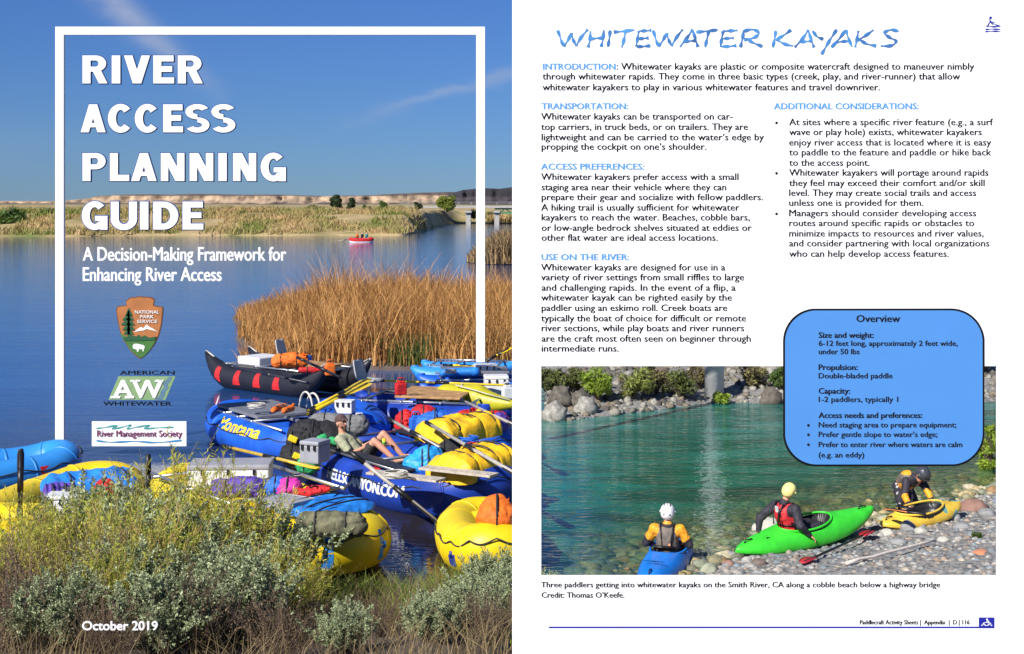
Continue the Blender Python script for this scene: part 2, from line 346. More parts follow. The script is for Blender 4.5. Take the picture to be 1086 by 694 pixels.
def water_material():
    m = bpy.data.materials.new('river_water'); m.use_nodes = True; t = m.node_tree; t.nodes.clear()
    N = t.nodes.new; L = t.links.new
    g = N('ShaderNodeNewGeometry'); sp = N('ShaderNodeSeparateXYZ'); L(g.outputs['Position'], sp.inputs[0]); x, y = sp.outputs[0], sp.outputs[1]
    def M(op, a, b=None, clamp=False):
        n = N('ShaderNodeMath'); n.operation = op; n.use_clamp = clamp
        for i, v in enumerate((a, b)):
            if v is None: continue
            if isinstance(v, (int, float)): n.inputs[i].default_value = v
            else: L(v, n.inputs[i])
        return n.outputs[0]
    def MR(src, a, b, c=0.0, d=1.0):
        n = N('ShaderNodeMapRange'); n.interpolation_type = 'SMOOTHSTEP'
        for i, v in enumerate((a, b, c, d)): n.inputs[i+1].default_value = v
        L(src, n.inputs[0]); return n.outputs[0]
    def noi(sx, sy, sc, det=5, dist=0.0, rot=0.0):
        mp = N('ShaderNodeMapping'); mp.inputs['Scale'].default_value = (sx, sy, 1); mp.inputs['Rotation'].default_value = (0, 0, rot); L(g.outputs['Position'], mp.inputs[0])
        n = N('ShaderNodeTexNoise'); n.inputs['Scale'].default_value = sc; n.inputs['Detail'].default_value = det; n.inputs['Distortion'].default_value = dist
        L(mp.outputs[0], n.inputs[0]); return n.outputs[0]
    def MC(f, a, b):
        n = N('ShaderNodeMix'); n.data_type = 'RGBA'; L(f, n.inputs[0])
        for i, c in ((6, a), (7, b)):
            if isinstance(c, tuple): n.inputs[i].default_value = (*c, 1)
            else: L(c, n.inputs[i])
        return n.outputs[2]
    pool = M('MULTIPLY', MR(M('DIVIDE', x, M('MAXIMUM', y, 1.0)), 0.001, 0.012), MR(y, 90, 70))
    # distance out from the cobble shore
    d = M('SUBTRACT', M('SUBTRACT', y, 19.0), M('MULTIPLY', M('SUBTRACT', x, 2.37), 0.88))
    turb = noi(0.35, 1.0, 1.2, 6, 0.8)
    deep = MR(M('ADD', d, M('MULTIPLY', M('SUBTRACT', turb, 0.5), 3.5)), 0.6, 7.0, 0.10, 0.96)
    green = MC(MR(turb, 0.35, 0.65), (0.004, 0.095, 0.050), (0.014, 0.20, 0.12))
    emer = MC(MR(y, 24, 33), green, MC(MR(turb, 0.4, 0.62), (0.006, 0.12, 0.095), (0.03, 0.23, 0.20)))
    foam = M('MULTIPLY', MR(noi(0.5, 2.2, 3.0, 8, 1.0), 0.58, 0.70), MR(y, 30.5, 32.5))
    emer = MC(M('MULTIPLY', foam, 0.55), emer, (0.6, 0.68, 0.7))
    dg_ = N('ShaderNodeBsdfDiffuse'); L(emer, dg_.inputs[0])
    tr = N('ShaderNodeBsdfTransparent'); tr.inputs[0].default_value = (0.66, 0.78, 0.62, 1)
    under = N('ShaderNodeMixShader'); L(deep, under.inputs[0]); L(tr.outputs[0], under.inputs[1]); L(dg_.outputs[0], under.inputs[2])
    # river on the other side: silty blue, brown over the mud near the bank
    slick = noi(0.10, 0.5, 0.6, 4, 0.6, 0.12)
    body = MC(MR(y, 21, 40), (0.030, 0.024, 0.022), MC(MR(slick, 0.4, 0.6), (0.012, 0.060, 0.215), (0.018, 0.078, 0.250)))
    db = N('ShaderNodeBsdfDiffuse'); L(body, db.inputs[0])
    trb = N('ShaderNodeBsdfTransparent'); trb.inputs[0].default_value = (0.5, 0.42, 0.36, 1)
    mb = N('ShaderNodeMixShader'); L(MR(y, 18.9, 22.5, 0.35, 1.0), mb.inputs[0]); L(trb.outputs[0], mb.inputs[1]); L(db.outputs[0], mb.inputs[2])
    u2 = N('ShaderNodeMixShader'); L(pool, u2.inputs[0]); L(mb.outputs[0], u2.inputs[1]); L(under.outputs[0], u2.inputs[2])
    # ripples: calm on the river, busier on the pool
    h1 = noi(1.0, 2.4, 3.4, 3, 0.5, 0.2); h2 = noi(0.5, 1.6, 0.8, 3, 0.4, -0.2); h3 = noi(1, 1.6, 9.0, 2, 0.3)
    hp = M('ADD', M('MULTIPLY', h1, 0.021), M('ADD', M('MULTIPLY', h2, 0.030), M('MULTIPLY', h3, 0.003)))
    calm = M('ADD', M('MULTIPLY', h1, 0.006), M('MULTIPLY', h2, 0.012))
    hh = N('ShaderNodeMix'); L(pool, hh.inputs[0]); L(calm, hh.inputs[2]); L(hp, hh.inputs[3])
    bp = N('ShaderNodeBump'); bp.inputs['Strength'].default_value = 1.0; bp.inputs['Distance'].default_value = 1.0; L(hh.outputs[0], bp.inputs['Height'])
    dp = N('ShaderNodeVectorMath'); dp.operation = 'DOT_PRODUCT'; L(bp.outputs[0], dp.inputs[0]); L(g.outputs['Incoming'], dp.inputs[1])
    fr_ = M('ADD', M('MULTIPLY', M('POWER', M('SUBTRACT', 1.0, M('ABSOLUTE', dp.outputs['Value'], None), True), 5.0), 0.96), 0.02, True)
    gl = N('ShaderNodeBsdfGlossy'); gl.inputs['Roughness'].default_value = 0.05; L(bp.outputs[0], gl.inputs['Normal']); gl.inputs[0].default_value = (1, 1, 1, 1)
    fin = N('ShaderNodeMixShader'); L(fr_, fin.inputs[0]); L(u2.outputs[0], fin.inputs[1]); L(gl.outputs[0], fin.inputs[2])
    out = N('ShaderNodeOutputMaterial'); L(fin.outputs[0], out.inputs[0]); return m
wv = [(-6000, 14, 0), (6000, 14, 0), (6000, 700, 0), (-6000, 700, 0)]
o = link('river_water', arr_mesh('river_water', wv, [(0, 1, 2, 3)]), water_material()); tag(o, kind='structure')

# ---- bluffs on the horizon
def bluff(name, prof, Yd, base_row, m, label, depth=900, gully=6.0, seed=1):
    px = np.array([p[0] for p in prof], float); py = np.array([p[1] for p in prof], float)
    n = 420; qx = np.linspace(px[0], px[-1], n); qy = np.interp(qx, px, py)
    X = (qx-CX)/F*Yd; top = HC-(qy-HY)/F*Yd+(vnoise(X, X*0, 22, seed)-.5)*1.0; zb = 2.0
    H = top-zb
    rows = [(0.0, -40), (0.18, -26), (0.38, -14), (0.50, -7), (0.56, -5), (0.72, -3.2), (0.86, -2.2), (0.94, 0.5), (1.0, 4), (1.0, 60), (1.02, depth)]
    V = []
    for j, (hf, off) in enumerate(rows):
        gl_ = (vnoise(X, X*0+j*0.15, 10, seed)*1.4+vnoise(X, X*0+j*0.2, 4.0, seed+3)*0.9)*gully*(1.5-0.7*hf) if j < 9 else 0
        V.append(np.stack([X, Yd+off*1.0+gl_+H*0, zb+H*hf+(vnoise(X, X*0, 7, seed+j)-.5)*0.10*H*(0.1 < hf < 0.93)], 1))
    V = np.concatenate(V); r = len(rows); ii = (np.arange(r-1)[:, None]*n+np.arange(n-1)[None, :]).ravel()
    o = link(name, arr_mesh(name, V, np.stack([ii, ii+1, ii+n+1, ii+n], 1)), m); tag(o, kind='structure'); return o
def bluff_mat(name, cliff, slope, lo, hi):
    m = bpy.data.materials.new(name); m.use_nodes = True; t = m.node_tree; b = t.nodes['Principled BSDF']; b.inputs['Roughness'].default_value = 0.95
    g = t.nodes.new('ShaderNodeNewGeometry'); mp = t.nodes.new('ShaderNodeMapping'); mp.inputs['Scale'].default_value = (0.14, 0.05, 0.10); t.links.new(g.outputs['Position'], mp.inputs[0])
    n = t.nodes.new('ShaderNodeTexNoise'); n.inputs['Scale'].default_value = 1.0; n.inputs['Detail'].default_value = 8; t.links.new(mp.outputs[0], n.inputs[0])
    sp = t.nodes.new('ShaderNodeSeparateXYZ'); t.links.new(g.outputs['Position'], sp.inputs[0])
    r1 = t.nodes.new('ShaderNodeValToRGB'); e = r1.color_ramp.elements; e[0].position = .35; e[0].color = (*[c*.28 for c in cliff], 1); e[1].position = .6; e[1].color = (*cliff, 1); t.links.new(n.outputs[0], r1.inputs[0])  # dark end of the cliff noise stands for shade in the gullies
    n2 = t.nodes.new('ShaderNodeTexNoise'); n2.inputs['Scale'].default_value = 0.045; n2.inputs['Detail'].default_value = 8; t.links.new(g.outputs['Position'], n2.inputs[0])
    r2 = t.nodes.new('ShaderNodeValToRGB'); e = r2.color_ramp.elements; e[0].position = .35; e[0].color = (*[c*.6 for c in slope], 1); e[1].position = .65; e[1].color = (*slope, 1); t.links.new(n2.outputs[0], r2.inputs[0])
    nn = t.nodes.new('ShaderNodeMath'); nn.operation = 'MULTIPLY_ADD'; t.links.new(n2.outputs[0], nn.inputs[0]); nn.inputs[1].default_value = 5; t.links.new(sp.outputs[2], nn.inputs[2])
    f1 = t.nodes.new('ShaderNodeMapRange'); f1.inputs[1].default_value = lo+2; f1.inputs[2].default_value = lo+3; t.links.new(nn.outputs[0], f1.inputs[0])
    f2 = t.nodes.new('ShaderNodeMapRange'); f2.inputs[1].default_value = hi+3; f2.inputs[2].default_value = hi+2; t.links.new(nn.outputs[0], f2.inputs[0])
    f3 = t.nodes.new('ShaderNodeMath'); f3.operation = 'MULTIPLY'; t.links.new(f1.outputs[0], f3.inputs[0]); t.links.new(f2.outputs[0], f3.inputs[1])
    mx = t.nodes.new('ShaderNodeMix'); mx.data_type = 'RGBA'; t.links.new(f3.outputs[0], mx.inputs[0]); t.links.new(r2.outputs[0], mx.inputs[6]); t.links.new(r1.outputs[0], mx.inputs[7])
    t.links.new(mx.outputs[2], b.inputs['Base Color']); return m
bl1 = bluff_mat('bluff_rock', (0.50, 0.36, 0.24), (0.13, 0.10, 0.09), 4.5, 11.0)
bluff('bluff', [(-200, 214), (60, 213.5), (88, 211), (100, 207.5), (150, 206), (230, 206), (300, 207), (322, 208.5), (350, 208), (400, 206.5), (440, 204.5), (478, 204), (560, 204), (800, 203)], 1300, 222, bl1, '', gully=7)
bl2 = bluff_mat('shaded_hill_rock', (0.075, 0.06, 0.07), (0.035, 0.032, 0.042), 6, 9)  # the hill's shaded face is put into these dark rock colours
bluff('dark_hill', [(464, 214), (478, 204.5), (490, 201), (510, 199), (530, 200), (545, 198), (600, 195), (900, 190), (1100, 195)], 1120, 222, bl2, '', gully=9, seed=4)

# ---- leafy masses
def leaf_cloud(n, centers, size, flat=0.5, aspect=1.8, shell=0.5):
    """n small leaf faces spread through ellipsoids (cx, cy, cz, rx, ry, rz)"""
    C = np.array(centers, float); w_ = C[:, 3]*C[:, 4]*C[:, 5]; w_ = w_**0.7; idx = rng.choice(len(C), n, p=w_/w_.sum())
    dv = rng.normal(size=(n, 3)); dv /= np.linalg.norm(dv, axis=1)[:, None]; rad = shell+(1-shell)*rng.random(n)**0.5
    rad *= 0.85+0.25*rng.random(n); p = C[idx, :3]+dv*C[idx, 3:]*rad[:, None]
    a = rng.normal(size=(n, 3)); a /= np.linalg.norm(a, axis=1)[:, None]; b = np.cross(a, dv+0.3*rng.normal(size=(n, 3))); b /= np.linalg.norm(b, axis=1)[:, None]+1e-6
    s = size*(0.6+0.8*rng.random(n))[:, None]
    V = np.stack([p-a*s*aspect, p-b*s*flat, p+a*s*aspect, p+b*s*flat], 1).reshape(-1, 3)
    return V, np.arange(4*n).reshape(n, 4)
def clumps(n, cx, cy, cz, rx, ry, rz, cr, seed):
    r_ = np.random.default_rng(seed); out = []
    for _ in range(n):
        d = r_.normal(size=3); d /= np.linalg.norm(d); k = r_.random()**0.4; s = cr*(0.6+0.8*r_.random())
        out.append((cx+d[0]*rx*k, cy+d[1]*ry*k, cz+d[2]*rz*k, s, s, s*0.8))
    return out
leaf_dark = mat('dark_leaves', (0.030, 0.055, 0.014), 0.6, island=0.5, trans=0.25)
leaf_lime = mat('lime_leaves', (0.20, 0.24, 0.03), 0.6, island=0.4, trans=0.3)
leaf_mid = mat('mid_green_leaves', (0.08, 0.14, 0.025), 0.6, island=0.45, trans=0.3)
leaf_rust = mat('rust_twigs', (0.10, 0.035, 0.025), 0.7, island=0.4)
bark = mat('bark', (0.10, 0.075, 0.055), 0.9, 0.3, 12, 0.4, 30)
def tree(px, top, base, wpx, Yd, leaf, label, seed, lobes=14, name='shore_tree', n=2600, group='trees on the far bank'):
    x = (px-CX)/F*Yd; zb = HC-(base-HY)/F*Yd; zt = HC-(top-HY)/F*Yd; h = zt-zb; wd = wpx/F*Yd/2
    t = empty(name, (x, Yd, zb-0.3), 0, label, 'tree', group)
    mb = MB(); mb.tube([(0, 0, 0), (0.02*h, 0, h*.35), (-.03*h, 0, h*.8)], [0.05*h, .035*h, .01*h], 7)
    for k in range(5):
        a = k*1.26+seed; mb.tube([(0, 0, h*(.25+.08*k)), (math.cos(a)*wd*.5, math.sin(a)*wd*.5, h*(.5+.08*k))], [.02*h, .006*h], 5)
    mb.build('trunk', bark, t)
    V, Q = leaf_cloud(n, clumps(lobes, 0, 0, h*.55, wd*.72, wd*.72, h*.38, wd*.36, seed), 0.045*h, shell=.45)
    link('crown', arr_mesh('crown', V, Q), leaf, t)
tree(357, 206.5, 224, 17, 268, leaf_dark, 'tall dark green tree on the far bank under the cliffs, left of its close neighbour', 1)
tree(371, 208, 224, 13, 272, leaf_dark, 'dark green tree touching the taller dark one on the far bank', 2)
tree(407, 211, 223, 14, 280, leaf_mid, 'small mid green tree alone on the far bank between the dark pair and the willow', 3)
tree(443, 213, 223, 12, 300, leaf_dark, 'low dark bushy tree just left of the yellow green willow', 4)
tree(474, 204, 224, 28, 315, leaf_lime, 'broad rounded yellow green willow beside the bridge', 5, 20, n=4200)
def shrub(px, top, base, wpx, Yd, leaf, label, seed, n=900, lobes=7, group='shrubs on the far bank', name='shore_shrub', ls=0.09):
    x = (px-CX)/F*Yd; zb = HC-(base-HY)/F*Yd; h = (base-top)/F*Yd; wd = wpx/F*Yd/2
    V, Q = leaf_cloud(n, clumps(lobes, 0, 0, h*.5, wd*.7, wd*.6, h*.3, h*.38, seed), ls*h, shell=.4)
    o = link(name, arr_mesh(name, V, Q), leaf, loc=(x, Yd, zb)); tag(o, label, 'shrub', group)
shrub(5, 219, 250, 44, 222, leaf_mid, 'large green bush at the far left edge of the far bank', 21, 2400, 14)
shrub(50, 221, 232, 20, 232, leaf_mid, 'green bush on the far bank just outside the left post of the white frame', 22)
shrub(24, 222, 234, 16, 240, leaf_dark, 'dark green bush behind the large bush at the far left', 24)
shrub(388, 217, 226, 16, 262, leaf_mid, 'low green shrub on the far bank under the cliffs right of the dark trees', 25)
shrub(333, 217, 226, 16, 262, leaf_mid, 'low green shrub on the far bank left of the dark trees', 26)
shrub(424, 219, 226, 10, 290, leaf_rust, 'rust brown bush on the far bank left of the bridge end', 27)
shrub(500, 222, 232, 18, 335, leaf_lime, 'bright green bush under the bridge beside the white post', 28)
shrub(520, 225, 237, 26, 345, leaf_dark, 'dark bush in the shade under the bridge', 29)

# ---- grass blades
def blades(pts, h, wdt, lean=0.25, hvar=0.5, seed=0, levels=3):
    r_ = np.random.default_rng(seed); n = len(pts); pts = np.asarray(pts, float)
    hh = h*(1-hvar+hvar*2*r_.random(n)) if np.isscalar(h) else np.asarray(h)*(1-hvar+hvar*2*r_.random(n))
    th = r_.random(n)*2*math.pi; ln = lean*hh*(0.2+r_.random(n)); fa = r_.random(n)*math.pi
    V = []
    for j in range(levels):
        f = j/(levels-1); c = pts+np.stack([np.cos(th)*ln*f*f, np.sin(th)*ln*f*f, hh*f*(1-0.12*f)], 1)
        s = np.stack([np.cos(fa), np.sin(fa), 0*fa], 1)*(wdt*(1-f*0.85))[:, None] if not np.isscalar(wdt) else np.stack([np.cos(fa), np.sin(fa), 0*fa], 1)*wdt*(1-f*0.85)
        V += [c-s, c+s]
    V = np.stack(V, 1); m = 2*levels; Q = []
    for j in range(levels-1):
        Q.append(np.stack([np.arange(n)*m+2*j, np.arange(n)*m+2*j+1, np.arange(n)*m+2*j+3, np.arange(n)*m+2*j+2], 1))
    return V.reshape(-1, 3), np.concatenate(Q)
def scatter(n, x0, x1, y0, y1, cond, seed):
    r_ = np.random.default_rng(seed); X = x0+(x1-x0)*r_.random(n*3); Y = y0+(y1-y0)*r_.random(n*3)
    k = cond(X, Y); X, Y = X[k][:n], Y[k][:n]; return np.stack([X, Y, ground(X, Y)-0.02], 1)
reed_m = mat('tan_reeds', (0.36, 0.145, 0.035), 0.7, island=0.55, col2=(0.58, 0.33, 0.11), trans=0.25)
islandc = lambda X, Y: (ground(X, Y) > 0.12) & (X < 0.35)
pr = scatter(34000, -13, 0.4, 41, 70, lambda X, Y: islandc(X, Y) & ((X+Y*0) > -13) & (vnoise(X, Y, 1.1, 12) > 0.20) & ~((Y < 62-(X+12)*.8) & (X < -12+.2)), 3)
hr = (0.75+1.3*vnoise(pr[:, 0], pr[:, 1], 1.6, 9))*(0.28+0.72*sst(-0.5, 5.0, pr[:, 0]+.195*pr[:, 1])); hr *= 1-0.35*(pr[:, 1] > 60)
hr *= (0.7+0.6*rng.random(len(hr)))*(1-.18*sst(-4, -.5, pr[:, 0]))*1.12; V, Q = blades(pr, hr, 0.009+pr[:, 1]*0.00015, 0.5, 0.45, 5, 4)
tag(link('reeds', arr_mesh('reeds', V, Q), reed_m), 'dense tan and orange reeds growing behind the moored rafts', 'reeds', kind='stuff')
pg = scatter(1500, -5.5, 0.4, 41.0, 44.5, lambda X, Y: islandc(X, Y) & (vnoise(X, Y, 1.4, 31) > 0.52), 8)
V, Q = blades(pg, 0.75, 0.022, 0.5, 0.4, 6, 3)
tag(link('green_undergrowth', arr_mesh('green_undergrowth', V, Q), mat('green_grass', (0.12, 0.15, 0.03), 0.6, island=0.4, trans=0.3)), 'patches of green growth at the foot of the reeds', 'undergrowth', kind='stuff')
# far bank tufts
pf = scatter(17000, -100, 30, 203, 262, lambda X, Y: (ground(X, Y) > 0.25) & (vnoise(X, Y, 6, 14) > 0.35) & (X > -0.38*Y) & (X < 0.02*Y), 4)
V, Q = blades(pf, .45+.6*vnoise(pf[:, 0], pf[:, 1], 5, 3), 0.11, 0.8, 0.6, 9, 3)
tag(link('bank_grass', arr_mesh('bank_grass', V, Q), mat('straw_grass', (0.15, 0.21, 0.025), 0.8, island=0.0, col2=(0.60, 0.40, 0.20), trans=0.2, scale=.16, detail=7)), 'straw and green grass covering the far river bank', 'grass', kind='stuff')
pf = scatter(2500, -6, 16, 310, 345, lambda X, Y: (ground(X, Y) > 0.25), 44)
V, Q = blades(pf, 1.4, 0.22, 0.5, 0.5, 19, 3)
tag(link('bank_grass', arr_mesh('bank_grass', V, Q), MATS['straw_grass']), 'straw grass on the bank below the bridge', 'grass', kind='stuff')
# islet brush: tan and dark blades mixed, the dark ones standing for shade
pi_ = scatter(5000, -4.2, 4.2, 113, 125, lambda X, Y: (ground(X, Y) > 0.05) & (((X-0.2)/4.2)**2+((Y-119)/6)**2 < .92), 15)
hi_ = 2.2*np.clip(1.05-((pi_[:, 0]-0.4)/4.6)**2, .2, 1); V, Q = blades(pi_, hi_, 0.055, 0.4, 0.3, 16, 3)
tag(link('islet_reeds', arr_mesh('islet_reeds', V, Q), mat('dry_brush', (0.07, 0.045, 0.025), 0.8, island=0.3, col2=(0.30, 0.20, 0.09))), 'dark brush with tan tops on the small islet near the white frame', 'brush', kind='stuff')
# driftwood in the reeds
def log(name, a, b, r, m, label, group=None, cat='driftwood', seed=0):
    a, b = Vector(a), Vector(b); c = (a+b)/2; mb = MB(); r_ = random.Random(seed); n = 8; pts = []; rd = []
    for i in range(n):
        f = i/(n-1); pts.append((a-c).lerp(b-c, f)+Vector((r_.uniform(-r, r)*.5, r_.uniform(-r, r)*.5, r_.uniform(-r, r)*.4))); rd.append(r*(1.05-.35*f)*r_.uniform(.85, 1.1))
    mb.tube(pts, rd, 9); o = mb.build(name, m, None, True, loc=c); tag(o, label, cat, group); return o
g_ = 'driftwood caught in the reeds'
log('driftwood_log', P(350, 318, 60), P(366, 326, 57), .30, mat('white_driftwood', (.62, .58, .52), .8, .15, 10), 'short thick white log lying in the reeds, left of the other driftwood', g_, seed=1)
log('driftwood_log', P(338, 327, 56), P(352, 337, 53), .34, wood, 'brown and white split log at the left end of the driftwood in the reeds', g_, seed=2)
log('driftwood_log', P(392, 325, 59), P(420, 318, 61), .16, mat('tan_driftwood', (.55, .36, .14), .8, .2, 10), 'thin tan branch leaning in the middle of the reeds', g_, seed=3)
log('driftwood_log', P(490, 311, 66), P(505, 306, 68), .26, MATS['white_driftwood'], 'pale log end at the back of the reeds beside the right post of the frame', g_, seed=4)

# ---- bridge
br = empty('girder_bridge', (0, 330, 0), 0, 'long low highway bridge with green girders on the horizon at the right', 'bridge')
conc = mat('concrete', (0.40, 0.38, 0.35), 0.85, 0.15, 2, 0.2, 20); grn = mat('green_steel', (0.06, 0.22, 0.12), 0.5, 0.15, 2)
mb = MB(); mb.box((22, 0, 4.0), (96, 7, 0.5)); mb.build('deck', conc, br)
mb = MB()
for yy in (-3.3, 3.3):
    mb.box((22, yy, 5.1), (96, .12, .16)); mb.box((22, yy, 4.7), (96, .12, .10))
    for k in range(33): mb.box((-24.5+k*3, yy, 4.7), (.16, .14, .9))
mb.build('railing', mat('rail_metal', (.20, .19, .18), .5), br)
for yy in (-2.6, 2.6):
    mb = MB(); mb.box((33, yy, 2.6), (74, .3, .35)); mb.box((33, yy, 3.55), (74, .3, .35))
    for k in range(26): mb.tube([(-3+k*2.85, yy, 2.6), (-3+k*2.85+1.42, yy, 3.55)], .09, 5); mb.tube([(-3+k*2.85+1.42, yy, 3.55), (-3+(k+1)*2.85, yy, 2.6)], .09, 5)
    mb.build('girder', grn, br)
for px in (456, 497, 527, 580, 640):
    mb = MB(); x = (px-CX)/F*330; mb.box((x, 0, 1.2), (1.1, 5, 3.4)); mb.box((x, 0, 2.9), (1.5, 6.2, .5)); mb.build('pier', conc, br)

# ---- unseen wooded slope added behind the pool for its dark reflection in the water
n_ = 60; hx = np.linspace(1.6, 90, n_); hy = np.linspace(46, 120, 40); HX, HYY = np.meshgrid(hx, hy)
HZ = np.clip((HYY-46)*.50, 0, 17)*sst(1.6, 9, HX-(HYY-46)*.03)*(1-sst(70, 90, HX))*(1-sst(95, 120, HYY))+vnoise(HX, HYY, 5, 77)*1.2-0.6
V = np.stack([HX.ravel(), HYY.ravel(), HZ.ravel()], 1); i_ = (np.arange(39)[:, None]*n_+np.arange(n_-1)[None, :]).ravel()
tag(link('added_wooded_hill', arr_mesh('added_wooded_hill', V, np.stack([i_, i_+1, i_+n_+1, i_+n_], 1)), mat('forest_floor', (.035, .05, .02), .9, .4, .8), smooth=True), kind='structure')
r_ = np.random.default_rng(5); cl = []
for _ in range(240):
    x = r_.uniform(5, 75); y = r_.uniform(50, 95); z = float(np.clip((y-46)*.5, 0, 17)*sst(1.6, 9, np.array(x-(y-46)*.03))); k = r_.uniform(1.6, 2.8); cl.append((x, y, z+k*1.1, k, k, k*1.5))
V, Q = leaf_cloud(26000, cl, .26, shell=.6); tag(link('added_hillside_woods', arr_mesh('added_hillside_woods', V, Q), leaf_dark), 'dark green woods on the unseen slope added behind the pool for its reflection', 'woods', kind='stuff')

# ================================================================== moored rafts
RG = 'rafts moored side by side at the bank'
class Raft:
    def __init__(s, name, label, cx, cy, yaw, L, W, r, m, lift=(0.3, 0.3), thw=(-.25, .25), floor=None, group=RG, zb=-0.08, cat='raft', patch=None, rope=rope_d, expo=2.6, taper=.94):
        s.L, s.W, s.r, s.lift = L, W, r, lift; s.e = expo; s.ty = W/2-r
        t = s.t = empty(name, (cx, cy, zb), yaw, label, cat, group)
        n = 64; pts = []
        for i in range(n):
            pts.append(s.center(2*math.pi*i/n))
        mb = MB(); mb.tube(pts, [r*(1-.12*max(0, abs(p[0])/(L/2)-.5)) for p in pts], 20, closed=True); mb.build('tube', m, t, True)
        # welded wear strip and seams
        mb = MB()
        for k in (5, 12, 20, 27, 37, 44, 52, 59):
            a = 2*math.pi*k/n; b = a+.035; mb.tube([s.center(a), s.center(b)], r*1.012, 20)
        mb.build('seam', m, t, True)
        mb = MB(); fr = [(p[0]*.9, p[1]*.9, .12+s.z(p[0])*.9) for p in pts]
        mb.add(fr+[(0, 0, .12)], [(i, (i+1) % n, n) for i in range(n)]); mb.build('floor', floor or m, t, True)
        for q in thw:
            mb = MB(); mb.tube([(q*L, -s.ty, r), (q*L, 0, r*1.02), (q*L, s.ty, r)], r*.8, 16); mb.build('thwart', m, t, True)
        # grab line along the outside, hung from small rings
        mb = MB(); pr_ = []
        for i in range(128):
            a = 2*math.pi*i/128; c = Vector(s.center(a)); o_ = Vector((math.cos(a)*.9, math.sin(a), 0)).normalized()
            sag = abs(math.sin(a*7)); pr_.append(c+o_*(r*.93+.015)+Vector((0, 0, r*.52-.07*sag)))
        mb.tube(pr_, .012, 5, closed=True); mb.build('grab_line', rope, t, True)
        if patch:
            for a in patch[1]:
                mb = MB(); vs = []; fs = []; 
                for i in range(7):
                    aa = a+(i-3)*.028; c = Vector(s.center(aa)); o_ = Vector((math.cos(aa)*.9, math.sin(aa), 0)).normalized()
                    for j in range(6):
                        ph = -.55+j*.22; vs.append(c+o_*math.cos(ph)*(s.rr(c.x)+.008)+Vector((0, 0, math.sin(ph)*(s.rr(c.x)+.008))))
                for i in range(6):
                    for j in range(5): fs.append((i*6+j, i*6+j+1, (i+1)*6+j+1, (i+1)*6+j))
                mb.add(vs, fs); mb.tube([vs[20], vs[21]], .03, 6); mb.build('ring_patch', patch[0], t, True)
    def rr(s, x): return s.r*(1-.12*max(0, abs(x)/(s.L/2)-.5))
    def z(s, x):
        k = max(0, abs(x)/(s.L/2)-.45)/.55; return (s.lift[1] if x > 0 else s.lift[0])*k*k
    def center(s, a):
        c, q = math.cos(a), math.sin(a); e = 2/s.e
        x = (s.L/2-s.r)*math.copysign(abs(c)**e, c); y = s.ty*math.copysign(abs(q)**e, q); return (x, y, s.r+s.z(x))
    def write(s, txt, xm, ln, cap, ang, m, side=-1, name='lettering', off=.02):
        """letters wrapped round the straight part of the tube"""
        v, f = bold_geo(txt, -ln/2, ln/2, cap, off, 3); vs = []
        for q in v:
            x = xm+q[0]; an = ang+q[1]/s.r; rr = s.r+.007+q[2]*.0006
            a0 = None
            # find tube centre at this x on the side
            c = min(abs(x)/(s.L/2-s.r), .999); yy = s.ty*(1-c**s.e)**(1/s.e)
            vs.append((x, side*(yy+math.cos(an)*rr), s.r+s.z(x)+math.sin(an)*rr))
        mb = MB(); mb.add(vs, f); me = bpy.data.meshes.new(name); me.from_pydata(vs, [], f); return link(name, me, m, s.t)
    def w(s, x, y, z): return s.t.matrix_basis @ Vector((x, y, z)) if False else Matrix.Translation(s.t.location)@Euler(s.t.rotation_euler).to_matrix().to_4x4()@Vector((x, y, z))

YAW = R(-56)
# the blue raft with the yellow lettering
ra = Raft('moored_raft', 'blue raft with yellow Montana lettering and a flat grey deck', -4.86, 29.0, YAW, 4.7, 2.1, .36, r_blue, (.22, .12), (.1, .3), patch=(r_navy, (3.5, 2.75)))
ra.write('Montana', .32, 1.9, .25, .38, mat('yellow_lettering', (.85, .62, .03), .5), -1)
mb = MB(); mb.box((-1.15, -.8, .70), (.5, .012, .10), (R(-32), 0, 0)); 
mb = MB(); mb.box((-.55, .02, .78), (2.1, 1.25, .06)); mb.box((-.2, .02, .74), (2.5, .08, .05)); mb.build('deck', grey_deck, ra.t, bevel=.012)
mb = MB()
for x in (-.9, -.2, .5): mb.tube([(x, -.75, .72), (x, .75, .72)], .025, 8)
for y in (-.72, .72): mb.tube([(-1.2, y, .72), (1.9, y, .72)], .025, 8)
mb.build('frame', alu, ra.t, True)
def hoop(x, y, z, w_, h, yaw=0, rad=.025): return [(x+math.cos(yaw)*math.cos(a)*w_, y+math.sin(yaw)*math.cos(a)*w_, z+math.sin(a)*h) for a in np.linspace(0, math.pi, 14)]
mb = MB(); mb.tube(hoop(-.1, 0.75, .75, .32, .38), .022, 8); mb.tube(hoop(-.1, 0.92, .75, .32, .34), .022, 8); mb.build('oar_hoop', rope_w, ra.t, True)
mb = MB(); mb.tube([(-2.2, -.3, .9), (-2.42, -.35, .5), (-2.38, -.4, .2)], .02, 6); mb.build('bow_line', rope_w, ra.t, True)
blob('fender', [((-2.42, -.42, .05), .10, (-2.4, -.4, -.15), .13)], r_navy, ra.t, .03)

# hump-ended blue raft behind it
rb = Raft('moored_raft', 'blue raft with a high rounded end behind the sitting man', -3.45, 30.1, R(-75), 3.3, 1.6, .36, r_blue, (.30, .38), (-.1,), patch=(r_navy, (5.2,)))
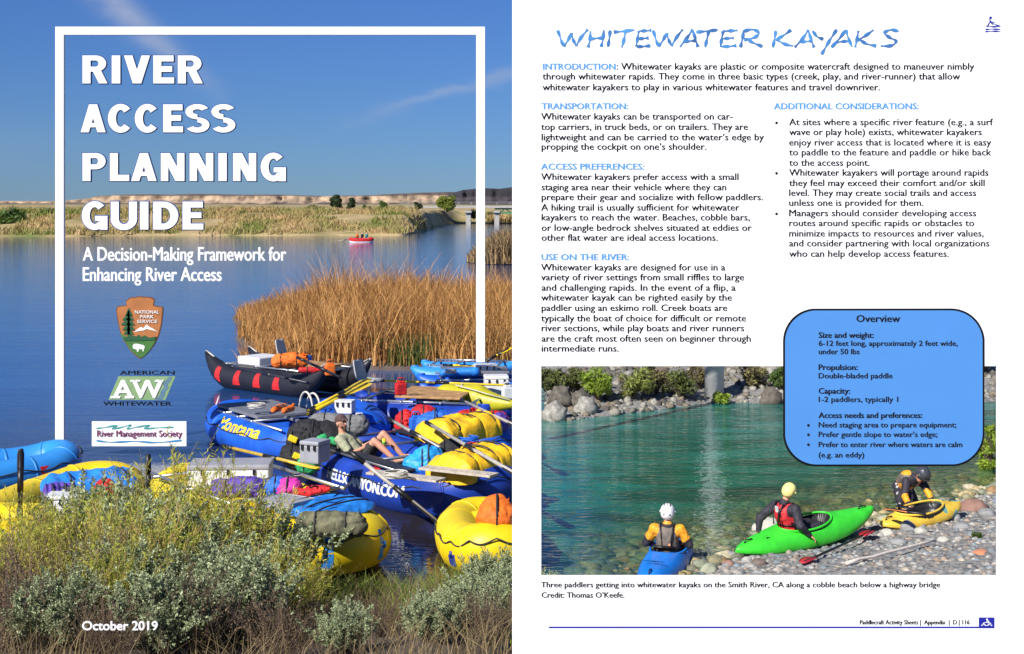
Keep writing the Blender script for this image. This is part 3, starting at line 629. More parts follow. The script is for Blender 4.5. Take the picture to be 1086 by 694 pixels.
# the long lettered raft with the man aboard
rc = Raft('moored_raft', 'long deep blue raft with white web address lettering carrying the sitting man', -2.0, 24.75, YAW, 6.3, 2.35, .36, r_navy, (.42, .40), (-.38, .36), patch=(r_blue, (4.1,)), floor=grey_deck)
rc.write('HELLSCANYON.COM', .80, 2.4, .17, -.05, mat('white_lettering', (.75, .77, .80), .5), -1, off=.018)
mb = MB()
for x in (-1.7, -.5, .7, 1.8): mb.tube([(x, -1.0, .76), (x, 1.0, .76)], .028, 8)
for y in (-.98, .98): mb.tube([(-1.9, y, .76), (2.2, y, .76)], .03, 8)
mb.build('frame', alu, rc.t, True)
mb = MB(); mb.box((.1, -.90, .80), (3.8, .22, .04)); mb.box((.0, .98, .80), (3.2, .26, .05)); mb.build('side_deck', mat('black_side_deck', (.02, .022, .03), .5, .2), rc.t, bevel=.01)
mb = MB(); mb.box((-.1, 0, .36), (3.2, 1.5, .05)); mb.build('floor_board', grey_deck, rc.t)

rh = Raft('moored_raft', 'blue raft mostly buried under yellow tarp, red and blue bags at the right', -1.15, 28.4, R(-62), 3.9, 1.75, .33, r_blue, (.3, .3), (-.2, .2), patch=(r_navy, (1.2,)), floor=grey_deck)
ri = Raft('moored_raft', 'small deep blue raft between the two right hand catarafts, yellow oar pole across it', -.95, 33.6, R(-8), 2.7, 1.5, .30, r_navy, (.2, .2), (0,), floor=grey_deck)
# the yellow raft at the sage
rd = Raft('moored_raft', 'yellow raft with blue square ring patches half hidden by sagebrush, white cooler aboard', -3.72, 20.95, R(-53), 5.7, 2.25, .40, r_yel, (.16, .16), (-.1, .2), patch=(r_light, (5.45, 5.95, .35)), rope=rope_d, floor=grey_deck)
mb = MB()
for x in (-1.6, -.4, .8): mb.tube([(x, -1.0, .88), (x, 1.0, .88)], .028, 8)
for y in (-.9, .9): mb.tube([(-1.9, y, .88), (.9, y, .88)], .03, 8)
mb.build('frame', alu, rd.t, True)
# the yellow raft on the right
re_ = Raft('moored_raft', 'short yellow raft at the lower right, a grey oar blade at its bow', -.36, 20.05, R(97), 2.6, 1.45, .33, r_yel, (.42, .2), (.2,), patch=(r_navy, (2.3, 3.6)), floor=grey_deck)
# left group
rf = Raft('moored_raft', 'yellow raft at the left edge covered with a blue tarp', -7.0, 21.3, R(-98), 4.8, 2.15, .36, r_yel, (.22, .1), (0.1,), patch=(r_light, (4.3, 4.8, 5.3)), floor=grey_deck)
rg = Raft('moored_raft', 'pale blue raft at the far left behind the yellow tarp covered one', -9.4, 24.6, R(40), 3.9, 1.8, .32, r_light, (.15, .30), (0.1,), patch=(c_red, (5.2,)))

def cataraft(name, label, cx, cy, yaw, L, gap, r, m, tip, tipm, patchm=None, group=RG):
    t = empty(name, (cx, cy, -.06), yaw, label, 'cataraft', group)
    for sy in (-1, 1):
        mb = MB(); pts = []; rd_ = []
        for i in range(29):
            f = i/28*2-1; k = max(0, abs(f)-.5)/.5; pts.append((f*L/2, sy*gap/2, r+tip*k*k)); rd_.append(r*max(.16, (1-k**2.2*.86)))
        mb.tube(pts, rd_, 18); tb = mb.build('pontoon', m, t, True)
        mb = MB()
        for e in (0, 28): 
            q = 4 if e == 0 else -4; a_ = pts[e]; b_ = pts[e+(2 if e == 0 else -2)]
            mb.tube([Vector(a_)+Vector((0, 0, rd_[e]*.5)), Vector(b_)+Vector((0, 0, rd_[e+(2 if e == 0 else -2)]))], .03, 6)
        mb.build('tip_strip', tipm, tb, True)
        if patchm:
            for x in (-.62, -.3, 0.02, .32):
                mb = MB(); vs = []; 
                for i in range(5):
                    for j in range(5):
                        xx = x*L/2*1.05+(i-2)*.075*(1-.5*j/4); ph = -.35+j*.3
                        k = max(0, abs(xx)/(L/2)-.5)/.5; rr_ = r*(1-k**2.2*.86)+.008
                        vs.append((xx, sy*(gap/2+math.cos(ph)*rr_), r+tip*k*k+math.sin(ph)*rr_))
                mb.add(vs, [(i*5+j, i*5+j+1, (i+1)*5+j+1, (i+1)*5+j) for i in range(4) for j in range(4)]); mb.build('lacing_patch', patchm, tb)
    mb = MB()
    for x in (-.3, -.05, .2, .38): mb.tube([(x*L, -gap/2-.1, 2*r+.05), (x*L, gap/2+.1, 2*r+.05)], .028, 8)
    for y in (-gap/2, gap/2): mb.tube([(-.34*L, y, 2*r+.05), (.42*L, y, 2*r+.05)], .028, 8)
    mb.build('frame', alu, t, True)
    return t
def seat(parent, x, y, z, yaw):
    """moulded rowing seat: base and curved back in one shell"""
    t = MB(); n = 9; vs = []
    prof = [(.24, .0), (.22, -.03), (0, -.02), (-.16, .0), (-.22, .08), (-.26, .22), (-.30, .38), (-.31, .44)]
    for (a, b) in prof:
        for k in range(n):
            f = k/(n-1)*2-1; wv_ = .23*(1 if b < .3 else (1-(b-.3)*1.2)); vs.append((a+.04*(abs(f)**3)*(b > .06), f*wv_, b+.05*abs(f)**3*(b < .06)))
    fs = [(i*n+j, i*n+j+1, (i+1)*n+j+1, (i+1)*n+j) for i in range(len(prof)-1) for j in range(n-1)]
    me = bpy.data.meshes.new('seat'); me.from_pydata(vs, [], fs)
    o = link('seat', me, seat_grey, parent, True, loc=(x, y, z), rz=yaw); s_ = o.modifiers.new('s', 'SOLIDIFY'); s_.thickness = .03; return o
cb = cataraft('cataraft', 'black cataraft with red lacing patches and upturned white tipped ends in front of the reeds', -6.05, 37.9, R(-40), 4.9, 1.5, .33, r_black, .62, rope_w, c_red)
seat(cb, .1, 0, .95, R(20)); mb = MB(); mb.box((.95, 0, .78), (1.3, 1.2, .05)); mb.build('deck', ply, cb, bevel=.01)
mb = MB(); mb.box((-.9, -.1, .78), (.9, .9, .25)); mb.build('cooler_lid', c_white, cb, bevel=.03)
mb = MB(); mb.box((-.1, .45, .80), (.7, .5, .26)); mb.build('dry_box', c_blue, cb, bevel=.03)
cc = cataraft('cataraft', 'deep blue cataraft with a plywood deck and a grey seat behind the gear rafts', -2.05, 31.6, R(-14), 3.6, 1.5, .33, r_navy, .34, r_navy, None)
seat(cc, -1.25, .1, 1.05, R(-10)); mb = MB(); mb.box((.35, 0, .82), (1.5, 1.2, .05), (R(3), 0, 0)); mb.build('deck', ply, cc, bevel=.01)
mb = MB(); mb.tube([(-1.25, .1, .7), (-1.25, .1, 1.05)], .04, 8); mb.build('seat_post', alu, cc)
cd_ = cataraft('cataraft', 'blue cataraft at the right edge of the flotilla, in front of the reeds', -.95, 35.9, R(4), 2.9, 1.5, .30, r_blue, .30, r_blue, None)
blob('dry_bag', [((-.8, -.5, .80), .12, (.0, -.5, .82), .13)], c_sky, cd_, .04)
mb = MB(); mb.box((.0, .1, .80), (1.7, 1.2, .05)); mb.build('deck', grey_deck, cd_, bevel=.01)
ce = cataraft('cataraft', 'light blue cataraft furthest back against the reeds', -1.35, 39.6, R(-8), 2.7, 1.4, .26, r_light, .25, r_light, None)

# ---- loose gear, each piece a thing
def bag(name, label, parts, m, cat='bag', group='dry bags on the rafts', strap=None, lump=.02, vox=.03, **k):
    t = blob(name, parts, m, None, .022, 2, .0, 5.0); tag(t, label, cat, group); sd_ = len(label)*1.7
    for v_ in t.data.vertices:      # slumped, creased cloth
        c = v_.co; q = Vector((c.x*3.2+sd_, c.y*3.2, c.z*3.2)); cr = 1-abs(noise.noise(Vector((c.x*5+sd_, c.y*5, c.z*11))))*2.2
        v_.co = c+v_.normal*(.055*noise.noise(q)-.022*max(0, cr)**3+.012*noise.noise(q*4))
    if not strap:
        bb = [Vector(b_) for b_ in t.bound_box]; lo = bb[0]; hi = bb[6]; ce_ = (lo+hi)/2; L_ = (hi-lo)
        mb = MB(); ks = (-.22, .2) if L_.x > .55 else (0.0,)
        for k_ in ks:
            xx = ce_.x+k_*L_.x; loc_ = [v_.co for v_ in t.data.vertices if abs(v_.co.x-xx) < .03]
            if len(loc_) > 8:
                y0, y1 = min(p_.y for p_ in loc_), max(p_.y for p_ in loc_); z0, z1 = min(p_.z for p_ in loc_), max(p_.z for p_ in loc_)
                mb.tube([(xx, (y0+y1)/2+math.cos(a)*(y1-y0)*.49, (z0+z1)/2+math.sin(a)*(z1-z0)*.49) for a in np.linspace(0, 2*math.pi, 24, endpoint=False)], .012, 5, closed=True)
        if mb.v: mb.build('strap', rope_d, t, True)
    if strap:
        mb = MB()
        for (c, rx, rz_, ax) in strap:
            pts = [(c[0]+(math.cos(a)*rx if ax == 'x' else 0), c[1]+(math.cos(a)*rx if ax == 'y' else 0), c[2]+math.sin(a)*rz_) for a in np.linspace(0, 2*math.pi, 20, endpoint=False)]
            mb.tube(pts, .014, 5, closed=True)
        mb.build('strap', rope_d, t, True)
    return t
def W(px, py, z): return G(px, py, z)
p = W(363, 450, .95); bag('duffel_bag', 'grey rolled dry bag lying across the top of the black bags', [(p+Vector((-.45, .1, 0)), .2, p+Vector((.30, -.1, 0)), .2)], c_grey)
p = W(326, 468, .8); bag('gear_bag', 'black bag with yellow clips, the left one of the black pile on the blue raft', [(p, (.38, .36, .42)), (p+Vector((-.1, 0, -.25)), (.42, .4, .3))], black_cloth)
for q in ((-.2, -.36, .1), (-.12, -.38, -.2)):
    mb = MB(); mb.box(p+Vector(q), (.16, .05, .11), (0, .4, 0)); tag(mb.build('clip', oar_yel, None, bevel=.02), None)
    COL.objects[-1].parent = bpy.data.objects['gear_bag']
p = W(347, 468, .78); bag('gear_bag', 'large plain black bag between the grey dry bag and the grey dry box', [(p, (.42, .36, .38)), (p+Vector((.15, 0, -.25)), (.42, .4, .3))], black_cloth)
p = W(333, 479, .75); bag('dry_bag', 'green dry bag slumped against the grey dry box', [(p+Vector((-.12, 0, -.22)), .19, p+Vector((.14, 0, .18)), .12)], c_green)
p = W(431, 449, .75); bag('dry_bag', 'red dry bag beside the sitting man with an oar across it', [(p, (.25, .25, .28)), (p+Vector((.12, 0, -.1)), (.22, .2, .2))], c_red)
p = W(450, 440, .95); bag('dry_bag', 'red bag lying behind the round blue bags', [(p, (.25, .22, .20))], c_red)
p = W(462, 450, .85); bag('dry_bag', 'royal blue dry bag with black straps behind the yellow tarps', [(p, (.42, .32, .27)), (p+Vector((.12, .1, -.05)), (.38, .3, .24))], c_blue, strap=[(p, .36, .30, 'y')])
p = W(516, 447, .8); bag('dry_bag', 'red and pink dry bag at the right behind the long yellow tarp', [(p+Vector((-.4, 0, .05)), .2, p+Vector((.25, -.1, 0)), .2)], c_red)
p = W(530, 448, .85); bag('dry_bag', 'purple dry bag at the right edge beside the red one', [(p, (.18, .25, .22))], c_purple)
p = W(455, 489, .80); bag('dry_bag', 'bright sky blue round stuff sack with black straps next to the man\'s feet', [(p, (.27, .26, .27)), (p+Vector((-.22, 0, -.08)), (.22, .2, .2))], mat('bright_blue_bag', (.02, .33, .86), .5, .15, 10, .4, 14), strap=[(p, .275, .275, 'y'), (p+Vector((-.1, 0, 0)), .25, .25, 'y')])
p = W(480, 484, .72); bag('gear_bag', 'black mesh bag behind the sky blue stuff sack', [(p, (.3, .28, .30))], black_cloth)
p = W(507, 426, .55); t = blob('inflatable_kayak', [(p+Vector((-.75, .3, .1)), .26, p+Vector((.0, 0, .05)), .34), (p, .34, p+Vector((.75, -.45, .0)), .10)], r_olive, None, .04, 4); tag(t, 'olive yellow inflatable lying across the rafts, its pointed end to the right', 'inflatable kayak')
mb = MB(); mb.tube([p+Vector((-.5, -.06, .38)), p+Vector((.1, -.36, .25)), p+Vector((.7, -.52, .1))], .014, 5); mb.tube([p+Vector((-.35, .1, .42)), p+Vector((-.4, -.12, .2))], .014, 5); mb.build('strap', rope_w, t, True)
def tarp(label, a, b, wd, h, m, seed):
    """a tied load under a tarp: long rounded pile with folds"""
    a, b = Vector(a), Vector(b); d = (b-a).normalized(); s_ = Vector((-d.y, d.x, 0)); L_ = (b-a).length; mb = MB(); n, k = 60, 26; vs = []
    for i in range(n+1):
        f = i/n; c = a+(b-a)*f; e = min(1, f*9, (1-f)*9)**.5
        pinch = 1-.06*sum(math.exp(-((f-q)/.02)**2) for q in (.28, .62, .85))
        for j in range(k+1):
            an = math.pi*j/k; x = -math.cos(an); z = max(0, math.sin(an))**.42
            fold = .012*math.sin(f*38+5*math.sin(x*2+seed)+x*7)+.07*noise.noise(Vector((f*L_*2.0, x*1.8, seed)))+.035*noise.noise(Vector((f*L_*6, x*4, seed)))
            q = c+s_*x*wd/2*(1+.1*noise.noise(Vector((f*4, seed, j*.1))))*pinch*(.55+.45*e)
            vs.append(q+Vector((0, 0, h*z*pinch*e*(.92+.2*noise.noise(Vector((f*5, x, seed))))+fold*z)))
    fs = [(i*(k+1)+j, (i+1)*(k+1)+j, (i+1)*(k+1)+j+1, i*(k+1)+j+1) for i in range(n) for j in range(k)]
    mb.add(vs, fs); o = mb.build('tarp_load', m, None, True); tag(o, label, 'tarp')
    mb = MB()
    for q in (.28, .62, .85):
        c = a+(b-a)*q; mb.tube([c+s_*(-math.cos(t_))*(wd/2*.86)+Vector((0, 0, h*.9*max(0, math.sin(t_))**.42+.03)) for t_ in np.linspace(0.05, math.pi-.05, 14)], .013, 5)
    mb.build('strap', rope_d, o, True); return o
tarp('golden yellow tarp over gear nearest the bow of the lettered raft', W(468, 512, .62), W(530, 492, .72), .95, .42, c_yel, 1.3)
tarp('crumpled yellow tarp over gear further back, an oar shaft across it', W(452, 470, .80), W(520, 458, .8), .9, .40, c_yel, 5.1)
tarp('bright blue tarp tied over the yellow raft at the left edge', W(44, 522, .62), W(146, 514, .62), 1.15, .24, c_sky, 2.2)
tarp('purple blue tarp over the left yellow raft in front of the bright blue tarp', W(44, 532, .70), W(84, 529, .70), .6, .22, c_purple, 3.7)
tarp('bright blue tarp strapped over the front half of the yellow raft by the sagebrush', W(318, 534, .82), W(372, 546, .80), 1.15, .13, c_sky, 8.0)
def box_thing(name, label, c, d, yaw, m, lid=True, cat='cooler', hw=True, group='coolers and dry boxes on the rafts', lm=None):
    t = empty(name, c, yaw, label, cat, group)
    mb = MB(); mb.box((0, 0, d[2]*.4), (d[0], d[1], d[2]*.8)); mb.build('case', m, t, bevel=.025)
    mb = MB(); mb.box((0, 0, d[2]*.9), (d[0]*1.02, d[1]*1.03, d[2]*.2)); mb.build('lid', lm or m, t, bevel=.025)
    if hw:
        for x in (-.32, .0, .32):
            mb = MB(); mb.box((x*d[0], -d[1]/2-.02, d[2]*.72), (.035, .02, .085)); mb.build('latch', blk, t)
    return t
box_thing('cooler', 'long white cooler with black latches on the yellow raft behind the sagebrush', W(245, 517, .62), (1.22, .62, .40), R(3), c_white, lm=mat('grey_lid', (.33, .33, .36), .5, .1))
box_thing('dry_box', 'grey metal dry box on the lettered raft left of the man', W(334, 490, .80), (.36, .36, .36), R(-25), mat('dull_aluminium', (.33, .34, .38), .45, .12, 6), cat='dry box')
box_thing('cooler', 'small white cooler directly under the right post of the white frame', W(515, 398, .62), (.55, .4, .28), R(12), c_white)
box_thing('cooler', 'white cooler on the rafts just below the other one at the right', W(526, 417, .60), (.55, .45, .42), R(5), c_white)
box_thing('dry_box', 'low white dry box beside the yellow paddles on the blue raft', W(366, 438, .80), (.36, .3, .26), R(-10), c_white, cat='dry box')
box_thing('dry_box', 'flat grey box near the middle of the yellow raft by the sagebrush', W(303, 537, .86), (.62, .5, .10), R(-35), mat('grey_lid', (.33, .33, .36)), cat='dry box', hw=False)
box_thing('cooler', 'white box end showing from under the purple tarp at the left', W(68, 545, .70), (.45, .4, .28), R(5), c_white)
p = W(271, 518, .85); bag('dry_bag', 'purple bag below the long white cooler', [(p+Vector((-.5, 0, 0)), .16, p+Vector((0, 0, 0)), .16)], c_purple)
p = W(293, 518, .88); bag('dry_bag', 'blue bag between the purple and magenta bags', [(p, (.2, .18, .18))], c_blue)
p = W(306, 517, .9); bag('dry_bag', 'magenta bag at the right of the small bags under the white cooler', [(p, (.22, .18, .16))], c_mag)
p = W(111, 517, 1.0); bag('dry_bag', 'small red bag on the edge of the left blue tarp', [(p, (.16, .14, .14))], c_red)
p = W(386, 548, .95); bag('gear_bag', 'dark camouflage bag poking out from under the blue tarp on the yellow raft', [(p+Vector((-.75, .15, -.12)), .16, p+Vector((-.12, 0, -.1)), .18)], mat('camo_cloth', (.05, .05, .03), .8, .4, 9, .3, 30, col2=(.20, .19, .11)))
p = W(304, 383, 1.0); bag('dry_bag', 'orange rolled bag on the black cataraft behind its grey seat', [(p+Vector((-.2, 0, 0)), .2, p+Vector((.35, .1, .0)), .2)], c_orange)
p = W(330, 393, .9); bag('dry_bag', 'red folded cover on the plywood deck of the black cataraft', [(p+Vector((-.3, .2, 0)), .07, p+Vector((.4, .2, 0)), .07)], c_red)
p = W(527, 548, .72); bag('gear_bag', 'orange net bag of gear lying in the right yellow raft', [(p, (.30, .28, .30)), (p+Vector((.1, .2, -.1)), (.3, .3, .2))], c_orange, strap=[(p, .30, .3, 'y')])
# life vest hung on the raft in front of the man
p = W(404, 500, .55); bag('throw_bag', 'small red bag lying by the man\'s hip', [(p, (.22, .16, .09))], c_red)

# small clutter: jugs, buckets, life vests, coiled line, folded chairs
def jug(label, c, m, s_=1.0):
    t = empty('water_jug', c, .4, label, 'jug', 'water jugs on the rafts', s=s_); mb = MB(); mb.box((0, 0, .15), (.24, .16, .26)); mb.box((0, 0, .30), (.16, .12, .06)); mb.build('body', m, t, bevel=.03)
    mb = MB(); mb.tube([(0, 0, .32), (0, 0, .37)], .035, 10); mb.build('cap', blk, t, True); mb = MB(); mb.tube([(-.07, 0, .32), (-.06, 0, .39), (.05, 0, .39), (.09, 0, .32)], .013, 6); mb.build('handle', m, t, True)
def vest_item(label, c, m, yaw):
    t = empty('life_jacket', c, yaw, label, 'life jacket', 'loose life jackets on the rafts')
    for sy in (-1, 1): blob('panel', [((-.16, sy*.12, .03), .06, (.12, sy*.13, .05), .07), ((.12, sy*.12, .05), .05, (.26, sy*.09, .09), .035)], m, t, .02, 2, .012, 9)
    mb = MB()
    for x in (-.1, .05): mb.tube([(x, -.2, .06), (x, 0, .12), (x, .2, .06)], .014, 5)
    mb.build('strap', blk, t, True)
def coil(label, c, m, r=.16):
    mb = MB(); pts = []
    for i in range(90): a = i*.42; pts.append((math.cos(a)*(r+.02*math.sin(i*.7)), math.sin(a)*(r+.02*math.cos(i*.9)), .02+i*.0011)); 
    mb.tube(pts, .011, 5); tag(mb.build('coiled_line', m, None, True, loc=c), label, 'rope', 'coiled lines on the rafts')
jug('blue water jug standing between the red bag and the royal blue bag', W(441, 459, .7), c_blue); jug('white water jug behind the sitting man', W(381, 461, .75), c_white); jug('red fuel jug beside the plywood deck of the deep blue cataraft', W(425, 420, .85), c_red)
jug('small orange jug on the black cataraft deck', W(350, 399, .8), c_orange); jug('white jug near the coolers at the right edge', W(538, 424, .6), c_white)
vest_item('red life jacket lying on the deep blue raft right of the sky blue stuff sack', W(497, 478, .8), c_red, .5); vest_item('orange life jacket on the grey deck of the blue lettered raft', W(300, 436, .85), c_orange, 1.2)
vest_item('red life jacket on the yellow raft beside the flat grey box', W(330, 524, .85), c_red, -.6); vest_item('green life jacket by the black bags', W(362, 470, .8), c_green, 2.2)
coil('white coiled line on the deck of the blue lettered raft', W(272, 434, .84), rope_w); coil('white coiled line on the side deck next to the man', W(420, 508, .84), rope_w); coil('blue coiled line between the two yellow tarps', W(497, 470, .8), c_blue)
coil('pale coiled line on the far blue cataraft', W(478, 397, .75), rope_w, .13)
for (px_, py_, z_, lab) in ((486, 500, .85, 'weathered board lying under the nearer yellow tarp'), (430, 505, .80, 'plank beside the red throw bag')):
    c = W(px_, py_, z_); mb = MB(); mb.box((0, 0, 0), (1.3, .28, .035), (0, 0, R(-30))); tag(mb.build('board', wood, None, bevel=.006, loc=c), lab, 'board', 'loose boards on the rafts')

# ---- oars and paddles
OG = 'oars lying across the rafts'
def oar(label, a, b, shm, blm, r=.028, blade=.75, bw=.09, group=OG, name='oar', tip=None):
    a, b = Vector(a), Vector(b); d = (b-a).normalized(); t = empty(name, a, 0, label, 'oar' if name == 'oar' else 'paddle', group)
    mb = MB(); mb.tube([(0, 0, 0), (b-a)*.97], r, 9); mb.build('shaft', shm, t, True)
    mb = MB(); mb.tube([(0, 0, 0), d*.3], r*1.25, 8); mb.tube([d*((b-a).length*.45), d*((b-a).length*.45+.35)], r*1.35, 8); mb.build('grip', blk, t, True)
    L_ = (b-a).length; s_ = d.cross(Vector((0, 0, 1))).normalized(); up = s_.cross(d).normalized(); mb = MB(); vs = []
    pr_ = [(0, .35), (.15, .8), (.5, 1), (.85, 1), (1, .7)]
    for f, k in pr_:
        c = d*(L_-blade+f*blade)
        vs += [c-s_*bw*k, c+up*.014, c+s_*bw*k, c-up*.014]
    fs = [(i*4+j, i*4+(j+1) % 4, (i+1)*4+(j+1) % 4, (i+1)*4+j) for i in range(4) for j in range(4)]+[(0, 1, 2, 3), (19, 18, 17, 16)]
    mb.add(vs, fs); mb.build('blade', blm, t)
    return t
sh = mat('oar_grey', (.40, .37, .33), .4, .15)
oar('grey oar shaft running from the man\'s shoulder over the lettered raft into the water', W(370, 478, 1.25), G(476, 563, .1), sh, blk, .032, .9, .09)
oar('grey oar resting on the red bag and running down to the sky blue stuff sack', W(412, 444, 1.15), W(468, 476, .95), sh, blk, .03)
oar('long grey oar crossing both yellow tarps down to the right edge', W(452, 448, 1.2), W(556, 508, .95), sh, blk, .03)
oar('grey oar crossing the olive yellow inflatable at the right', W(489, 424, 1.1), W(556, 456, 1.0), sh, blk, .028)
oar('black oar with a light sleeve lying along the black cataraft', W(242, 388, .95), W(330, 407, .9), mat('dark_shaft', (.03, .03, .04), .4), blk, .03)
oar('black oar lifted over the rear of the black cataraft, its end towards the reeds', W(315, 379, 1.3), W(362, 401, .9), MATS['dark_shaft'], blk, .03)
oar('yellow oar pole lying level along the back rafts', W(395, 403.5, .85), W(545, 409, .85), oar_yel, oar_yel, .026)
oar('yellow oar sticking up over the white cooler at the right edge', W(516, 383, 1.0), W(542, 369, 1.3), oar_yel, oar_yel, .03, .35)
oar('yellow edged oar beyond the right coolers', W(470, 387, .6), W(510, 389, .6), oar_yel, oar_yel, .028)
oar('yellow wooden oar lying along the cooler of the yellow raft and under the bags', W(236, 473, .95), W(338, 497, .9), mat('varnish', (.50, .34, .05), .4), oar_yel, .028)
for k, dz in enumerate((0, .09)):
    oar(['upper of the two yellow paddles laid together beside the black cataraft', 'lower of the two yellow paddles laid together beside the black cataraft'][k],
        W(327, 436+k*3.2, .95), W(391, 402+k*4.6, 1.15), oar_yel, oar_yel, .04, 1.2, .12, 'pair of yellow paddles', 'paddle')
oar('black oar shaft standing upright at the stern of the left tarp covered raft', P(21, 560, 20.4), P(22, 476, 20.6), blk, blk, .035, .5, .05, 'upright black oar shafts')
oar('short upright black oar shaft between the left raft and the sagebrush', P(158, 520, 24.6), P(157, 483, 24.6), blk, blk, .035, .3, .05, 'upright black oar shafts')

# ================================================================== people
def hand(wr, d, up, s=1.0, curl=.5):
    """palm, four unequal bent fingers and a thumb as capsules"""
    d = Vector(d).normalized(); up = Vector(up).normalized(); sd_ = d.cross(up).normalized(); up = sd_.cross(d).normalized(); w_ = Vector(wr); out = []
    pc = w_+d*.05*s; out.append((w_, .026*s, w_+d*.02*s, .028*s))
    for k in (-1, 1): out.append((pc+sd_*.018*k*s, .017*s, w_+d*.085*s+sd_*.026*k*s, .013*s))
    for i, ln in enumerate((.070, .080, .074, .058)):
        b = w_+d*.09*s+sd_*(-.033+.022*i)*s; m_ = b+(d*math.cos(curl*.6)-up*math.sin(curl*.6))*ln*.5*s; e = m_+(d*math.cos(curl*1.5)-up*math.sin(curl*1.5))*ln*.5*s
        out += [(b, .0095*s, m_, .009*s), (m_, .009*s, e, .0075*s)]
    b = w_+d*.03*s-sd_*.03*s; m_ = b+(d*.6-sd_*.7)*.045*s; e = m_+(d*.9-sd_*.1-up*.3)*.035*s; out += [(b, .012*s, m_, .0105*s), (m_, .0105*s, e, .008*s)]
    return out
def person(label, loc, yaw, J, s=1.0, shirt=None, shorts=None, hairm=None, group=None, handcurl=.7, legs=True, hd=None, vox=.011):
    """J: joints in local space. One continuous body; clothes, hair, eyes are children"""
    t = empty('person', loc, yaw, label, 'person', group, s=s)
    g = {k: Vector(v) for k, v in J.items()}
    pel, che, nek, hed = g['pel'], g['che'], g['nek'], g['hed']
    C = []
    hips = (g['hl']+g['hr'])/2
    C += [(g['hl'], .095, g['hr'], .095), (pel, .125, che, .13), (che, .13, g['sl'].lerp(che, .35), .085), (che, .13, g['sr'].lerp(che, .35), .085), (che, .11, nek, .06), (nek, .055, hed+(nek-hed)*.4, .055)]
    for sd_ in 'lr':
        S, E, Wp = g['s'+sd_], g['e'+sd_], g['w'+sd_]
        C += [(S, .062, E, .042), (E, .042, Wp, .028), (S, .066, che, .09)]
        C += hand(Wp, (Wp-E) if ('d'+sd_) not in g else g['d'+sd_], g.get('u'+sd_, Vector((0, 0, 1))), 1.0, handcurl)
        if legs:
            H, K, A = g['h'+sd_], g['k'+sd_], g['a'+sd_]
            C += [(H, .088, K, .056), (K, .056, K.lerp(A, .35), .055), (K.lerp(A, .35), .055, A, .036)]
            T = g['t'+sd_]; C += [(A, .038, T, .030), (A+(A-K).normalized()*.03, .036, T, .03)]
    f = Vector(hd or (1, 0, 0)).normalized(); upv = (hed-nek).normalized(); sdv = f.cross(upv).normalized(); upv = sdv.cross(f).normalized()
    # head: skull, jaw, nose, ears
    C += [(hed+upv*.035, .088, hed+f*.015+upv*.03, .082), (hed+upv*.0, .075, hed+f*.045-upv*.075, .04), (hed+f*.09+upv*.01, .012, hed+f*.108-upv*.018, .015)]
    for k in (-1, 1): C.append((hed+sdv*.084*k+upv*.01, .018, hed+sdv*.088*k-upv*.015, .014))
    body = blob('body', C, skin, t, vox, 3)
    for k in (-1, 1):
        mb = MB(); iv, iq = ico(2); c = hed+f*.076+sdv*.03*k+upv*.02
        me = arr_mesh('eye', iv*.013+np.array(c), iq); link('eye', me, mat('dark_eye', (.02, .015, .012), .2), t, True)
    mb = MB(); mb.tube([hed+f*.086+sdv*x-upv*.045+f*(-.4*abs(x)) for x in (-.022, 0, .022)], .005, 6); mb.build('mouth', mat('lips', (.32, .10, .09), .5), t)
    t['_'] = 0; del t['_']
    return t, g, C, (f, upv, sdv)

# the man sitting on the lettered raft
J = dict(pel=(0, 0, .14), hl=(0, .09, .12), hr=(0, -.09, .12), che=(-.19, 0, .48), nek=(-.22, 0, .64), hed=(-.20, 0, .80),
         sl=(-.20, .19, .57), sr=(-.20, -.19, .57), el=(-.02, .27, .34), er=(-.04, -.27, .32), wl=(.22, .17, .42), wr=(.20, -.12, .38),
         kl=(.42, .13, .50), kr=(.34, -.12, .44), al=(.66, .15, .08), ar=(.62, -.14, .08), tl=(.80, .17, .06), tr=(.76, -.16, .06), dl=(.8, -.3, -.1), dr=(.8, .2, 0))
man, g, C, ax = person('man in a pale green shirt and cap sitting with bent knees on a raft', (-2.58, 24.5, .36), R(-14), J, 1.08, hd=(.92, -.38, -.06))
shm = mat('pale_green_shirt', (.36, .37, .24), .8, .15, 12, .3, 20)
blob('shirt', [(g['pel']+Vector((-.01, 0, .03)), .150, g['che'], .158), (g['che'], .15, g['nek']-Vector((0, 0, .03)), .075), (g['che'], .14, g['sl'], .085), (g['che'], .14, g['sr'], .085),
               (g['sl'], .085, g['sl'].lerp(g['el'], .75), .068), (g['sr'], .085, g['sr'].lerp(g['er'], .75), .068)], shm, man, .014, 3, .008, 14)
blob('shorts', [(g['hl'], .125, g['hr'], .125), (g['pel'], .15, g['pel']+Vector((-.03, 0, .06)), .15), (g['hl'], .115, g['hl'].lerp(g['kl'], .72), .088), (g['hr'], .115, g['hr'].lerp(g['kr'], .72), .088)], mat('dark_shorts', (.03, .032, .03), .8, .2, 10, .3, 20), man, .014)
man.rotation_euler = (0, R(-13), R(-14)); f, up_, sv = ax; h = g['hed']
blob('cap', [(h+up_*.065-f*.005, .094, h+up_*.075+f*.02, .086), (h+f*.10+up_*.055, .028, h+f*.15+up_*.045, .016), (h+f*.10+up_*.055+sv*.045, .02, h+f*.10+up_*.055-sv*.045, .02)], mat('brown_cap', (.09, .05, .045), .8, .2, 20), man, .012, 2)
blob('beard', [(h+f*.055-up_*.075, .042, h+f*.075-up_*.095, .022), (h+f*.05-up_*.05+sv*.05, .022, h+f*.05-up_*.05-sv*.05, .022)], mat('brown_hair', (.10, .05, .03), .8, .3, 40), man, .01, 1)
